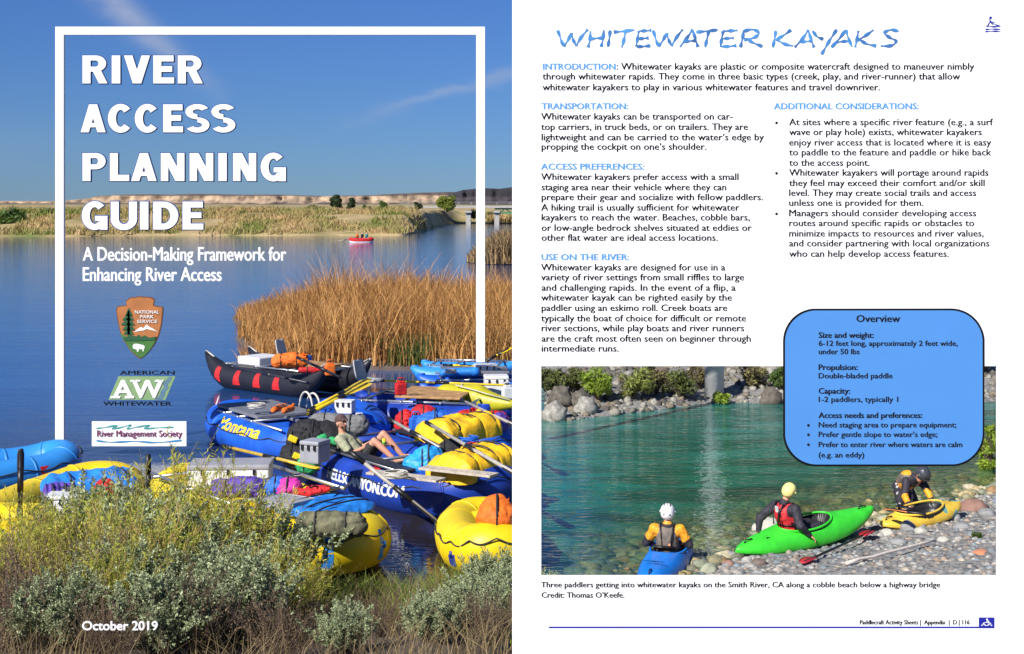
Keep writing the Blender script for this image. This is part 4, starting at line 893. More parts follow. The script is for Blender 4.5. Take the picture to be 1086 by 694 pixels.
for sd_ in 'lr':
    A, T = g['a'+sd_], g['t'+sd_]; blob('sandal', [(A-Vector((.03, 0, .055)), .035, T-Vector((-.03, 0, .03)), .04)], blk, man, .012)
cup = empty('drink_can', tuple(man.location+Vector((.38, -.19, .53))), 0, 'small yellow and green drink can held in the man\'s hand on the raft', 'can')
mb = MB(); mb.tube([(0, 0, -.06), (0, 0, .055)], .034, 14); mb.build('can_body', oar_yel, cup, True); mb = MB(); mb.tube([(0, 0, -.03), (0, 0, .0)], .0355, 14); mb.build('band', c_green, cup, True)

# distant raft with rowers
p = G(383, 257); fr = Raft('rowing_raft', 'small red and white raft being rowed alone in the middle of the river', p.x, p.y, R(12), 3.2, 1.9, .30, c_red, (.25, .3), (0,), group=None)
mb = MB(); mb.tube([(p2[0], p2[1]*1.0, p2[2]-.14) for p2 in [fr.center(2*math.pi*i/40) for i in range(40)]], .27, 12, closed=True); mb.build('lower_band', c_white, fr.t, True)
for q, (lx, mcol, lab) in enumerate(((-.5, c_orange, 'tiny figure in orange at the left end of the small red raft'), (.15, black_cloth, 'tiny rower in dark clothes in the middle of the small red raft'), (.7, mat('teal_cloth', (.02, .22, .22), .7), 'tiny figure in teal at the right end of the small red raft'))):
    b = p+Vector((lx, 0, .45)); o = empty('person', b, 0, lab, 'person', 'people on the small red raft')
    blob('body', [((0, 0, .1), .17, (0, 0, .42), .17), ((0, 0, .45), .08, (0, 0, .6), .09), ((0, 0, .66), (.1, .1, .12)), ((0, .15, .42), .06, (-.2, .25, .18), .045), ((0, -.15, .42), .06, (-.2, -.25, .18), .045), ((0, .1, .05), .09, (.35, .1, .05), .06), ((0, -.1, .05), .09, (.35, -.1, .05), .06)], skin, o, .035, 2)
    blob('jacket', [((0, 0, .08), .19, (0, 0, .44), .19), ((0, .15, .44), .08, (-.12, .22, .28), .065), ((0, -.15, .44), .08, (-.12, -.22, .28), .065)], mcol, o, .035, 2)
oar('thin oar reaching left over the water from the small red raft', p+Vector((-.3, -.2, .65)), p+Vector((-3.4, -1.2, .05)), sh, blk, .03, .7, .1, 'oars of the small red raft')
oar('thin oar reaching back over the water on the far side of the small red raft', p+Vector((-.3, .2, .65)), p+Vector((-2.6, 2.6, .05)), sh, blk, .03, .7, .1, 'oars of the small red raft')

# ================================================================== pool side: stones, far shore, paddlers
def stones(pts, sizes, sub=1, seed=0, flat=.62, sink=.25):
    iv, iq = ico(sub); r_ = np.random.default_rng(seed); n = len(pts); k = len(iv)
    sc = sizes[:, None]*np.stack([.8+.6*r_.random(n), .65+.4*r_.random(n), flat*(.7+.6*r_.random(n))], 1)
    ang = r_.random(n)*6.28; base = iv[None]*(1+.22*(r_.random((n, k, 1))-.5)); v = base*sc[:, None, :]
    c, s = np.cos(ang)[:, None], np.sin(ang)[:, None]
    X = v[:, :, 0]*c-v[:, :, 1]*s; Y = v[:, :, 0]*s+v[:, :, 1]*c; tl = (r_.random(n)-.5)[:, None]*.5; Z = v[:, :, 2]+X*tl
    V = np.stack([X, Y, Z], 2)+pts[:, None, :]+np.array([0, 0, 1])*(sizes*(.5*flat-sink*.5))[:, None, None]
    return V.reshape(-1, 3), (iq[None]+np.arange(n)[:, None, None]*k).reshape(-1, 3)
def stone_mat(name, cols, rough=.85):
    m = bpy.data.materials.new(name); m.use_nodes = True; t = m.node_tree; b = t.nodes['Principled BSDF']; b.inputs['Roughness'].default_value = rough
    g = t.nodes.new('ShaderNodeNewGeometry'); r = t.nodes.new('ShaderNodeValToRGB'); r.color_ramp.interpolation = 'CONSTANT' if len(cols) > 5 else 'LINEAR'; e = r.color_ramp.elements
    e[0].position = 0; e[0].color = (*cols[0], 1); e[1].position = (len(cols)-1)/len(cols); e[1].color = (*cols[-1], 1)
    for i, c in enumerate(cols[1:-1]): q = e.new((i+1)/len(cols)); q.color = (*c, 1)
    t.links.new(g.outputs['Random Per Island'], r.inputs[0])
    n = t.nodes.new('ShaderNodeTexNoise'); n.inputs['Scale'].default_value = 14; n.inputs['Detail'].default_value = 8; t.links.new(g.outputs['Position'], n.inputs[0])
    mr = t.nodes.new('ShaderNodeMapRange'); mr.inputs[1].default_value = .3; mr.inputs[2].default_value = .7; mr.inputs[3].default_value = .6; mr.inputs[4].default_value = 1.3; t.links.new(n.outputs[0], mr.inputs[0])
    hs = t.nodes.new('ShaderNodeHueSaturation'); t.links.new(r.outputs[0], hs.inputs['Color']); t.links.new(mr.outputs[0], hs.inputs['Value']); t.links.new(hs.outputs[0], b.inputs['Base Color'])
    bp = t.nodes.new('ShaderNodeBump'); bp.inputs['Strength'].default_value = .5; bp.inputs['Distance'].default_value = .03; t.links.new(n.outputs[0], bp.inputs['Height']); t.links.new(bp.outputs[0], b.inputs['Normal'])
    MATS[name] = m; return m
cob_m = stone_mat('cobble_stone', [(.24, .24, .235), (.34, .33, .31), (.15, .15, .155), (.30, .26, .22), (.22, .26, .29), (.42, .40, .37), (.19, .18, .17), (.33, .25, .19), (.27, .28, .27), (.40, .35, .29), (.14, .15, .16)])
bed_m = stone_mat('river_bed_stone', [(.26, .24, .14), (.38, .30, .14), (.16, .16, .11), (.46, .36, .18), (.22, .24, .17), (.50, .44, .30), (.34, .20, .09)])
rip_m = stone_mat('riprap_stone', [(.20, .18, .14), (.29, .27, .22), (.10, .09, .08), (.21, .17, .12), (.13, .12, .09), (.32, .30, .26)])
dark_rock = stone_mat('dark_shore_rock', [(.10, .085, .07), (.16, .13, .10), (.12, .10, .08)])
Yw = lambda X: 19+(X-2.37)*.88
pts = scatter(9000, 1.4, 9.6, 16.2, 25, lambda X, Y: (Y < Yw(X)+.25), 21); r_ = np.random.default_rng(2)
V, Q = stones(pts, .026+.045*r_.random(len(pts))**3, 1, 5); tag(link('cobbles', arr_mesh('cobbles', V, Q), cob_m, smooth=True), 'small grey and tan cobbles covering the beach', 'cobbles', kind='stuff')
pts = scatter(3600, .4, 10.5, 18, 27.5, lambda X, Y: (Y > Yw(X)+.1) & (Y < Yw(X)+5.5), 22)
V, Q = stones(pts, .04+.14*r_.random(len(pts))**3, 1, 6); tag(link('river_bed_stones', arr_mesh('river_bed_stones', V, Q), bed_m, smooth=True), 'brown and olive stones lying under the clear shallow water', 'stones', kind='stuff')
pts = scatter(1500, 1.6, 9.6, 16.2, 25, lambda X, Y: np.abs(Y-Yw(X)) < .75, 23)
V, Q = stones(pts, .03+.055*r_.random(len(pts)), 1, 7); tag(link('cobbles', arr_mesh('cobbles', V, Q), cob_m, smooth=True), 'larger rounded cobbles along the water line', 'cobbles', kind='stuff')
def boulder(px, py, wpx, m, label, seed, h=.55, name='boulder', group='boulders on the beach', asp=.8, z=0):
    jag = name == 'shore_rock'
    c = G(px, py, z); s = wpx/F*c.y/2; iv, iq = ico(3); r_ = random.Random(seed); s *= .85 if jag else 1; o3 = Vector((seed*3.1, seed*1.7, 0)); V = []
    for q in iv:
        v = Vector(q); d = 1+.30*noise.noise(v*1.2+o3)+.12*noise.noise(v*3.1+o3)
        if jag:
            cell = noise.voronoi(v*1.9+o3)[0]; d = .62+.75*cell[0]+.35*(cell[1]-cell[0])+.22*noise.noise(v*4+o3)
        # a few flat facets
        V.append((v.x*s*d, v.y*s*asp*d, max(-.25, v.z)*s*h*d*1.3))
    o = link(name, arr_mesh(name, V, iq), m, None, not jag, loc=(c.x, c.y, float(ground(c.x, c.y))+s*h*.15), rz=r_.uniform(-.6, .6)); tag(o, label, 'boulder', group); return o
pale = mat('pale_rock', (.46, .45, .40), .85, .15, 5, .5, 18); grey_r = mat('grey_rock', (.27, .27, .27), .85, .2, 5, .5, 18); red_r = mat('reddish_rock', (.30, .17, .13), .85, .2, 5, .5, 18)
brown_r = mat('brown_rock', (.17, .13, .11), .85, .2, 5, .5, 18); orange_r = mat('orange_rock', (.55, .22, .12), .85, .2, 5, .4, 18); green_r = mat('greenish_rock', (.36, .38, .27), .85, .15, 5, .4, 18)
for a in [(816, 563, 36, pale, 'pale flat boulder in the water behind the green kayak', 1, .75), (752, 606, 20, green_r, 'pale greenish stone at the bottom right of the blue kayak', 2), (776, 590, 16, grey_r, 'grey stone left of the tip of the green kayak', 3),
          (805, 604, 17, brown_r, 'dark brown stone under the left end of the green kayak', 4), (773, 601, 13, red_r, 'reddish stone between the blue kayak and the dark brown stone', 5), (739, 588, 15, grey_r, 'grey stone at the water line right of the blue kayak', 6),
          (963, 568, 17, grey_r, 'upright grey stone under the left end of the yellow kayak', 7, .8), (977, 572, 15, pale, 'pale stone under the middle of the yellow kayak', 8), (1011, 556, 18, grey_r, 'grey stone just right of the yellow kayak', 9), (1033, 546, 30, red_r, 'broad reddish stone at the water edge on the right', 10, .5),
          (1047, 553, 20, grey_r, 'grey stone at the right edge below the reddish one', 11), (941, 572, 15, pale, 'pale stone between the green and the yellow kayak', 12), (930, 566, 14, brown_r, 'brown stone right of the green kayak\'s raised end', 13), (938, 553, 15, green_r, 'mossy stone in the water left of the yellow kayak', 14),
          (1040, 607, 18, orange_r, 'flat orange stone in the bottom right corner of the beach', 15, .35), (952, 582, 20, grey_r, 'flat grey slab on the beach above the driftwood stick', 16, .35), (1000, 583, 13, pale, 'small pale stone right of the driftwood stick', 17), (1020, 570, 18, grey_r, 'smooth grey stone on the beach below the right end of the yellow kayak', 18),
          (722, 600, 14, grey_r, 'grey stone touching the right side of the blue kayak', 19), (792, 597, 12, pale, 'small pale stone below the tip of the green kayak', 20), (590, 552, 42, green_r, 'long flat greenish rock just under the water at the left', 21, .3), (610, 545, 34, green_r, 'second flat rock under the shallow water behind the long one at the left', 22, .3), (632, 578, 34, brown_r, 'dark rock under the shallow water left of the white helmeted paddler', 23, .3)]:
    boulder(*a[:6], **({'h': a[6]} if len(a) > 6 else {}))
# far shore rocks
shore_pale = mat('weathered_shore_rock', (.16, .15, .13), .9, .5, 9, .8, 14, col2=(.42, .40, .36)); dark_rock2 = mat('dark_cracked_rock', (.05, .045, .04), .9, .5, 9, .8, 14, col2=(.17, .15, .12))
RG2 = 'rocks along the far shore of the pool'
shore = [(588, 446, 30, shore_pale, 'pale rock at the left end of the far shore', .9), (607, 448, 26, dark_rock2, 'dark rock at the water second from the left end of the far shore', .9), (622, 441, 26, shore_pale, 'pale jagged rock right of the dark ones on the far shore', 1.0), (640, 446, 28, dark_rock2, 'dark cracked rock under the pale jagged one on the far shore', .8),
         (660, 441, 20, grey_r, 'grey rock in the shade under the lime bushes', .8), (672, 440, 22, brown_r, 'brown rock at the water beside the flat pale slab', .6), (684, 441, 26, shore_pale, 'flat pale slab sloping into the water on the far shore', .4), (702, 437, 22, brown_r, 'low brown rock just right of the flat pale slab', .5),
         (724, 434, 28, brown_r, 'brown mossy rock at the water under the dark bush', .5), (748, 432, 20, dark_rock, 'dark rock at the water left of the bridge column', .6), (775, 432, 22, brown_r, 'brown rock at the water just right of the bridge column', .6), (797, 430, 22, green_r, 'yellow green mossy rock on the far shore right of the column', .7), (818, 428, 26, dark_rock, 'dark shaded rock beside the blue panel on the far shore', 1.0)]
for i, (px, py, wd, m, lab, h) in enumerate(shore): boulder(px, py, wd, m, lab, 40+i, h=h, group=RG2, name='shore_rock')
for i, (px, py, wd, m, lab, h) in enumerate([(594, 437, 24, dark_rock2, 'brown rock stacked above the left end of the far shore', 1.0), (616, 430, 22, dark_rock2, 'dark rock high above the pale jagged one', 1.0), (822, 416, 44, shore_pale, 'large pale rock face beside the top left of the blue panel', 1.1), (700, 424, 18, brown_r, 'brown rock half hidden among the bushes', .9)]):
    c = P(px, py, 33.5 if px < 700 else 37.5); boulder(px, py, wd, m, lab, 60+i, h=h, group=RG2, name='shore_rock'); ob = COL.objects[-1]; ob.location = (c.x, c.y, float(ground(c.x, c.y))+.1); ob.scale = (1.15, 1.15, 1.15)
pts = scatter(3400, .6, 15, 31.6, 42, lambda X, Y: (ground(X, Y) > .0) & (X > .02*Y-.02), 24)
V, Q = stones(pts, .03+.11*r_.random(len(pts))**2, 1, 8, .75); tag(link('riprap', arr_mesh('riprap', V, Q), rip_m), 'broken rubble covering the slope of the far shore', 'rubble', kind='stuff')
# bushes on the far shore
def bush(px, py, wpx, hpx, Y, m, label, seed, n=2600, ls=.035, name='riverside_bush', group='bushes on the far shore of the pool'):
    c = P(px, py, Y); z = float(ground(c.x, c.y)); wd = wpx/F*Y/2; h = hpx/F*Y; t = empty(name, (c.x, c.y, z), 0, label, 'bush', group); mb = MB(); r_ = random.Random(seed)
    for k in range(16):
        a = r_.random()*6.28; e = r_.uniform(.3, .95); mb.tube([(0, 0, 0), (math.cos(a)*wd*e*.5, math.sin(a)*wd*e*.5, h*.5), (math.cos(a)*wd*e, math.sin(a)*wd*e, h*r_.uniform(.6, 1.0))], [.018, .012, .004], 5)
    mb.build('stems', bark, t)
    V, Q = leaf_cloud(int(n*.62), clumps(18, 0, 0, h*.55, wd*.8, wd*.7, h*.38, min(wd, h)*.32, seed), ls, shell=.2)
    link('foliage', arr_mesh('foliage', V, Q), m, t); return t
lime_b = mat('spring_green_leaves', (.26, .36, .035), .6, island=.4, trans=.35); brown_b = mat('bare_brown_twigs', (.13, .09, .05), .8, island=.5, col2=(.17, .16, .05)); olive_b = mat('olive_leaves', (.11, .13, .03), .7, island=.5, trans=.2)
bush(634, 428, 44, 34, 34.6, lime_b, 'bright lime green bush at the left of the far shore', 1, 3200)
bush(670, 424, 56, 32, 34.9, mat('yellow_green_leaves', (.24, .27, .06), .6, island=.4, trans=.3), 'duller yellow green bush right of the bright lime one', 2, 3000)
bush(722, 426, 54, 32, 35.4, olive_b, 'dark olive bush in the middle of the far shore with bare twigs', 3, 2600)
bush(696, 420, 36, 32, 35.6, brown_b, 'brown bare twiggy bush behind the dark olive one', 4, 2000, .03)
bush(766, 424, 22, 13, 35.2, lime_b, 'small green bush growing at the foot of the concrete column', 5, 1200)
bush(606, 416, 34, 30, 35.0, olive_b, 'dark olive bush behind the pale rocks at the left of the far shore', 15, 2400)
bush(828, 410, 30, 26, 36.5, leaf_mid, 'green bush peeking out left of the blue panel on the far shore', 16, 1800)
bush(742, 416, 30, 30, 36.9, brown_b, 'brown twiggy bush left of the concrete column', 17, 2000, .03)
bush(796, 414, 38, 26, 36.8, brown_b, 'brown bush on the rubble slope right of the column', 6, 2200, .03)
bush(582, 412, 40, 26, 35.2, olive_b, 'olive bush above the left rocks of the far shore', 7, 2200)
bush(1046, 412, 40, 34, 38.5, leaf_mid, 'dark green bushes on the far shore right of the blue panel', 8, 3000)
bush(1050, 520, 34, 62, 26.6, lime_b, 'leafy green willow bush leaning over the water at the right edge', 9, 3200, .04)
col_ = empty('bridge_column', tuple(P(757.5, 415, 35.9).xy)+(0.2,), 0, 'round pale concrete bridge column standing on the far shore', 'column', None)
mb = MB(); mb.tube([(0, 0, -.3), (0, 0, 5.2)], .245, 28); mb.build('shaft', mat('pale_concrete', (.58, .59, .59), .8, .25, 2.2, .3, 15, detail=8), col_, True)
mb = MB(); mb.box((0, 0, 5.45), (2.6, 1.1, .55)); mb.build('cap_beam', MATS['pale_concrete'], col_, bevel=.03)
log('driftwood_stick', G(897, 597.5, .20), G(992, 573, .24), .024, mat('bleached_stick', (.62, .55, .50), .8, .15, 20), 'long straight bleached stick lying on the cobbles', cat='driftwood', seed=9)
bush(1036, 583, 14, 5, 20.4, leaf_mid, 'small tuft of green weeds among the cobbles at the right', 12, 300, .02, 'weed_tuft', None)

# ---- kayaks
def kayak(label, loc, yaw, L, W_, H, m, pitch=0, roll=0, cx=-.05, rock=(.16, .14), blunt=.55, deckm=None, peak=.1):
    """hull lofted along its length with a real cockpit well"""
    t = empty('kayak', loc, yaw, label, 'kayak', 'whitewater kayaks', rx=roll, ry=pitch)
    n, k = 141, 72; vs = []
    cl, cw = .44, .235
    for i in range(n):
        f = i/(n-1)*2-1; x = f*L/2; s_ = max(1e-3, 1-abs(f)**2.3)**blunt; w_ = W_/2*s_; rk = rock[1 if f > 0 else 0]*abs(f)**2.4
        dh = H*(.52+.48*(1-abs(f)**2))*(s_**.35)
        for j in range(k):
            a = 2*math.pi*j/k; ca, sa = math.cos(a), math.sin(a)
            y = w_*math.copysign(abs(ca)**.75, ca)
            if sa >= 0: z = dh*.42+(dh*.58+peak*(1-abs(f)))*(abs(sa)**1.1)*(1 if abs(f) > .3 else 1)
            else: z = dh*.42-dh*.42*(abs(sa)**.55)
            if sa > 0:
                q = ((x-cx)/cl)**2+(y/cw)**2
                if q < 1: z = min(z, .06+.10*q**6)
            vs.append((x, y, z+rk))
    fs = [(i*k+j, i*k+(j+1) % k, (i+1)*k+(j+1) % k, (i+1)*k+j) for i in range(n-1) for j in range(k)]+[tuple(range(k-1, -1, -1)), tuple((n-1)*k+j for j in range(k))]
    mb = MB(); mb.add(vs, fs); o = mb.build('hull', [m, blk], t, True)
    for p in o.data.polygons:
        c = p.center
        if ((c.x-cx)/(cl*1.03))**2+(c.y/(cw*1.05))**2 < 1 and p.vertices[0] % k <= k//2+1 and c.z > .03 and p.normal.z > -.6: p.material_index = 1
    zt = H+peak*.8
    mb = MB(); mb.tube([(cx+cl*1.05*math.cos(a), cw*1.05*math.sin(a), H*1.0+peak*.62+.02*math.cos(a)-.03*math.sin(a)**2) for a in np.linspace(0, 2*math.pi, 40, endpoint=False)], .017, 8, closed=True); mb.build('cockpit_rim', deckm or m, t, True)
    mb = MB(); mb.tube([(cx-.28, -.13, .16), (cx-.28, -.15, H+.10), (cx-.28, .15, H+.10), (cx-.28, .13, .16)], .025, 8); mb.build('back_band', blk, t, True)
    for e in (-1, 1):
        x = e*L/2*.82; zz = H*(.52+.48*(1-.82**2))*(max(1e-3, 1-.82**2.3)**blunt)**.35+rock[1 if e > 0 else 0]*.82**2.4+peak*.18
        mb = MB(); mb.tube([(x-.08, 0, zz-.01), (x-.05, 0, zz+.03), (x+.05, 0, zz+.03), (x+.08, 0, zz-.01)], .010, 7); mb.build('grab_handle', blk, t, True)
    for sy in (-1, 1):
        mb = MB(); x = -L*.30; mb.box((x, sy*.10, H*.93), (.09, .025, .02)); mb.build('deck_fitting', blk, t)
    return t
k_green = mat('green_polyethylene', (.045, .62, .035), .40, .16, 5, .08, 30, detail=10); k_blue = mat('blue_polyethylene', (.006, .20, .74), .38, .16, 5, .08, 30, detail=10); k_yel = mat('yellow_polyethylene', (.82, .54, .06), .42, .18, 5, .08, 30, detail=10)
a, b = G(788, 589), G(918, 570); c = (a+b)/2; yg = math.atan2(b.y-a.y, b.x-a.x)
kg = kayak('bright green kayak resting on the cobbles with a seated paddler, its right end raised', (c.x, c.y, float(ground(c.x, c.y))+.06), yg, 2.56, .60, .28, k_green, pitch=R(-4.5), roll=R(9), cx=-.05, rock=(.10, .26), blunt=.72)
kb = kayak('blue kayak seen from behind, half in the water at the lower left of the pool', (2.13, 19.55, -.12), R(72), 2.5, .60, .28, k_blue, cx=.18, blunt=.65)
v, f = line_geo('NOMAD', -.14, .14, .05, .02); 
me = bpy.data.meshes.new('lettering'); me.from_pydata([(-.80+q[1]*1.0, -q[0], .355-.10*(abs(-.80+q[1])-.7)) for q in v], [], [tuple(x_) for x_ in f]); link('lettering', me, ink, kb)
c = G(982, 563); ky = kayak('yellow kayak with teal patches at the water edge, the bending paddler\'s hands on it', (c.x, c.y+.25, float(ground(c.x, c.y+.25))+.0), R(32), 1.70, .52, .20, k_yel, pitch=R(-3), roll=R(3), rock=(.10, .16), blunt=.5)
def teal_patch(x0, j0, seed):
    pass
# teal and orange marks on the yellow hull, faces of the hull itself
hull = [o_ for o_ in ky.children if o_.name.startswith('hull')][0]; hull.data.materials.append(mat('teal_mark', (.18, .42, .36), .4, .2)); hull.data.materials.append(mat('orange_mark', (.75, .22, .03), .4, .2))
for p in hull.data.polygons:
    c_ = p.center
    if p.material_index == 0:
        nn = noise.noise(Vector((c_.x*4, c_.y*4, c_.z*6+3)))
        if nn > .16 and c_.x > .05: p.material_index = 2
        elif abs(c_.y) < .3 and c_.z > .25 and .3 < c_.x < .55 and nn > -.1: p.material_index = 3

# ---- paddlers
PG = 'whitewater paddlers'
def pants(t, g):
    blob('trousers', [(g['hl'], .11, g['hr'], .11)]+sum([[(g['h'+q], .10, g['k'+q], .07), (g['k'+q], .068, g['a'+q], .05)] for q in 'lr'], []), navy_j, t, .014, 2)
def seated(tw=0, lean=-.02, reach=None):
    d = dict(pel=(0, 0, .12), hl=(.02, .1, .1), hr=(.02, -.1, .1), che=(lean, 0, .44), nek=(lean*1.2, 0, .60), hed=(lean*1.2+.02, 0, .75), sl=(lean, .19, .535), sr=(lean, -.19, .535),
             el=(lean+.02, .30, .27), er=(lean+.02, -.30, .27), wl=(.16, .27, .14), wr=(.16, -.27, .14), kl=(.42, .14, .20), kr=(.42, -.14, .20), al=(.78, .10, .10), ar=(.78, -.10, .10), tl=(.86, .10, .12), tr=(.86, -.10, .12))
    d.update(reach or {}); return d
def helmet(t, g, ax, m, label=None, vents=True):
    f, u_, s_ = ax; h = g['hed']; 
    o = blob('helmet', [(h+u_*.06-f*.01, .112, h+u_*.06+f*.02, .108), (h+u_*.02-f*.03, .108, h+u_*.03, .105)], m, t, .012, 2)
    # cut the face opening by lifting the lower front edge: a brim
    mb = MB(); mb.tube([h+u_*.045+f*(.02+.118*math.cos(a))+s_*.113*math.sin(a) for a in np.linspace(-1.9, 1.9, 16)], .012, 6); mb.build('helmet_rim', m, t, True)
    if vents:
        for k in (-1, 0, 1):
            mb = MB(); mb.tube([h+u_*(.058+.108*math.cos(a))-f*(.005+.108*math.sin(a))+s_*.045*k for a in (.1, .4, .7)], .006, 6); mb.build('vent', blk, t, True)
        for k in (-1, 1):
            mb = MB(); mb.tube([h+u_*.02-f*.125+s_*(.03*k), h+u_*.02-f*.12+s_*(.055*k)], .008, 6); mb.build('vent', blk, t, True)
def jacket(t, g, cm, paint=None, extra=.0, sleeves=1.0):
    e = extra; return blob('jacket', [(g['pel']+Vector((0, 0, .02)), .15+e, g['che'], .155+e), (g['che'], .15+e, g['nek'], .078), (g['che'], .13, g['sl'], .082), (g['che'], .13, g['sr'], .082)]+
        sum([[(g['s'+q], .084, g['e'+q], .064), (g['e'+q], .064, g['e'+q].lerp(g['w'+q], .93), .045)] for q in 'lr'], []), cm, t, .014, 2, .013, 12, paint)
def vest(t, g, m, lat=.01):
    che, pel, nek = g['che'], g['pel'], g['nek']; sh_ = [g['sl'].lerp(che, .42), g['sr'].lerp(che, .42)]
    o = blob('life_vest', [(pel.lerp(che, .38), .172, che, .178), (che, .17, sh_[0]+Vector((0, 0, .035)), .075), (che, .17, sh_[1]+Vector((0, 0, .035)), .075)], m, t, .014, 2, .008, 16)
    for k in (-1, 1):
        mb = MB(); mb.tube([che+Vector((.10, k*.10, .16)), che+Vector((-.06, k*.105, .185)), che+Vector((-.175, k*.08, .06)), pel.lerp(che, .35)+Vector((-.175, k*.06, 0))], .010, 6); mb.build('shoulder_strap', blk, t, True)
    mb = MB(); w0 = pel.lerp(che, .45); mb.tube([w0+Vector((math.cos(a)*.184, math.sin(a)*.184, 0)) for a in np.linspace(0, 6.28, 22, endpoint=False)], .009, 6, closed=True); mb.build('vest_belt', blk, t, True); return o
orange_j = mat('orange_jacket', (.86, .36, .02), .6, .12, 10, .25, 20); navy_j = mat('dark_navy_jacket', (.025, .022, .035), .7, .25, 10, .3, 20)
vest_grey = mat('grey_brown_vest', (.17, .14, .12), .75, .2, 12, .4, 25); vest_red = mat('red_vest', (.62, .025, .035), .6, .15, 12, .3, 25)
# white helmet, seen from behind in the blue kayak; local +x = kayak forward
s_ = .92
kq = Matrix.Translation(kb.location)@Euler(kb.rotation_euler).to_matrix().to_4x4()
loc = kq@Vector((.10, 0, .10))
J = seated(reach=dict(el=(.02, .33, .30), er=(.02, -.33, .30), wl=(.24, .27, .26), wr=(.24, -.25, .26)))
t, g, C, ax = person('paddler with a white helmet, orange sleeves and grey vest, back turned, in the blue kayak', loc, R(78), J, s_, group=PG, hd=(1, .0, 0))
def pj(c):
    for q, sy in (('l', 1), ('r', -1)):
        E = g['e'+q]
        d = (c-E).length
        if d < .12 or (c.y*sy > .24 and .20 < c.z < .33): return 1
    return 0 if c.z > .16 else 1
jacket(t, g, [orange_j, navy_j], pj); vest(t, g, vest_grey); pants(t, g); helmet(t, g, ax, mat('white_helmet', (.76, .76, .76), .35, .03))
mb = MB(); mb.tube([g['nek']+Vector((math.cos(a)*.075, math.sin(a)*.075, -.01)) for a in np.linspace(0, 6.28, 16, endpoint=False)], .03, 8, closed=True); mb.build('collar', navy_j, t, True)
iv, iq = ico(2); link('vest_badge', arr_mesh('vest_badge', iv*np.array([.01, .022, .022])+np.array([-.185, -.05, .33]), iq), mat('badge_orange', (.80, .28, .14), .6), t, True)
mb = MB(); mb.tube([(-.13, -.16, .12), (-.17, 0, .11), (-.13, .16, .12)], .03, 8); mb.build('spray_skirt_edge', mat('tan_skirt', (.62, .42, .20), .7, .2), t, True)
# yellow helmet in the green kayak, turned away to the left rear, hand on the hull
kq = Matrix.Translation(kg.location)@Euler(kg.rotation_euler).to_matrix().to_4x4(); loc = kq@Vector((-.24, 0.02, .09))
J = seated(reach=dict(che=(-.13, .02, .42), nek=(-.14, .02, .585), hed=(-.08, .0, .735), sl=(-.16, .20, .52), sr=(-.10, -.19, .52), el=(-.36, .36, .30), er=(-.12, -.34, .28), wl=(-.40, .34, .10), wr=(.06, -.35, .13), dr=(.7, -.5, -.7), dl=(-.2, .1, -1)))
t, g, C, ax = person('paddler with a pale yellow helmet, dark sleeves and red vest sitting in the green kayak', loc, yg, J, s_, group=PG, hd=(.75, .45, -.25))
jacket(t, g, navy_j); vest(t, g, vest_red); pants(t, g); helmet(t, g, ax, mat('pale_yellow_helmet', (.80, .70, .26), .4, .04), vents=False)
for k in (-1, 1):
    mb = MB(); c0 = g['che']; mb.tube([c0+Vector((-.10, k*.10, .17)), c0+Vector((-.185, k*.075, .04)), c0+Vector((-.18, k*.05, -.16))], .014, 7); mb.build('vest_strap', blk, t, True)
mb = MB(); c0 = g['che']; mb.box(c0+Vector((-.175, -.02, .08)), (.02, .07, .10), (0, R(-12), 0)); mb.build('vest_patch', mat('silver_patch', (.6, .6, .62), .5), t, bevel=.005)
mb = MB(); mb.tube([g['pel']+Vector((math.cos(a)*.178, math.sin(a)*.178, .05)) for a in np.linspace(0, 6.28, 20, endpoint=False)], .014, 7, closed=True); mb.build('waist_belt', vest_red, t, True)
# bending paddler with a grey helmet behind the yellow kayak
hz = .02
fx, fy = G(958, 546).x, G(958, 546).y
lx = lambda px, py, Y: tuple((P(px, py, Y)-Vector((fx, fy+.35, 0))))
Yp = fy+.35
J = dict(pel=lx(957, 514, Yp+.1), hl=lx(953, 517, Yp+.05), hr=lx(962, 518, Yp+.18), che=lx(965, 509.5, Yp-.22), nek=lx(971, 506.5, Yp-.34), hed=lx(977, 504, Yp-.42),
         sl=lx(961.5, 510, Yp-.30), sr=lx(977.5, 511, Yp-.20), el=lx(959.5, 526, Yp-.42), er=lx(984, 521, Yp-.30), wl=lx(964, 536, Yp-.62), wr=lx(988, 531, Yp-.42),
         kl=lx(955, 532, Yp-.02), kr=lx(970, 532, Yp+.12), al=lx(954, 551, Yp+.08), ar=lx(969, 549, Yp+.25), tl=lx(957, 553, Yp-.04), tr=lx(973, 551, Yp+.12), dl=(.3, -.4, -.7), dr=(.3, -.4, -.7))
t, g, C, ax = person('paddler with a dark helmet bending over, both hands on the yellow kayak', (fx, fy+.35, 0), 0, J, 1.0, group=PG, hd=(.35, -.55, -.75), vox=.010)
def pj2(c):
    for q in 'lr':
        E, Wp, S = g['e'+q], g['w'+q], g['s'+q]
        if (c-E.lerp(Wp, .55)).length < .13: return 0
        if (c-S).length < .10: return 1
    m_ = g['che'].lerp(g['pel'], .4)
    return 0 if (c-m_).length < .22 and c.x < m_.x+.06 else 1
o = blob('jacket', [(g['pel'], .125, g['che'], .135), (g['che'], .125, g['nek'], .07), (g['che'], .11, g['sl'], .075), (g['che'], .11, g['sr'], .075)]+sum([[(g['s'+q], .076, g['e'+q], .058), (g['e'+q], .058, g['e'+q].lerp(g['w'+q], .93), .042)] for q in 'lr'], []), [orange_j, navy_j], t, .012, 2, .005, 14, pj2)
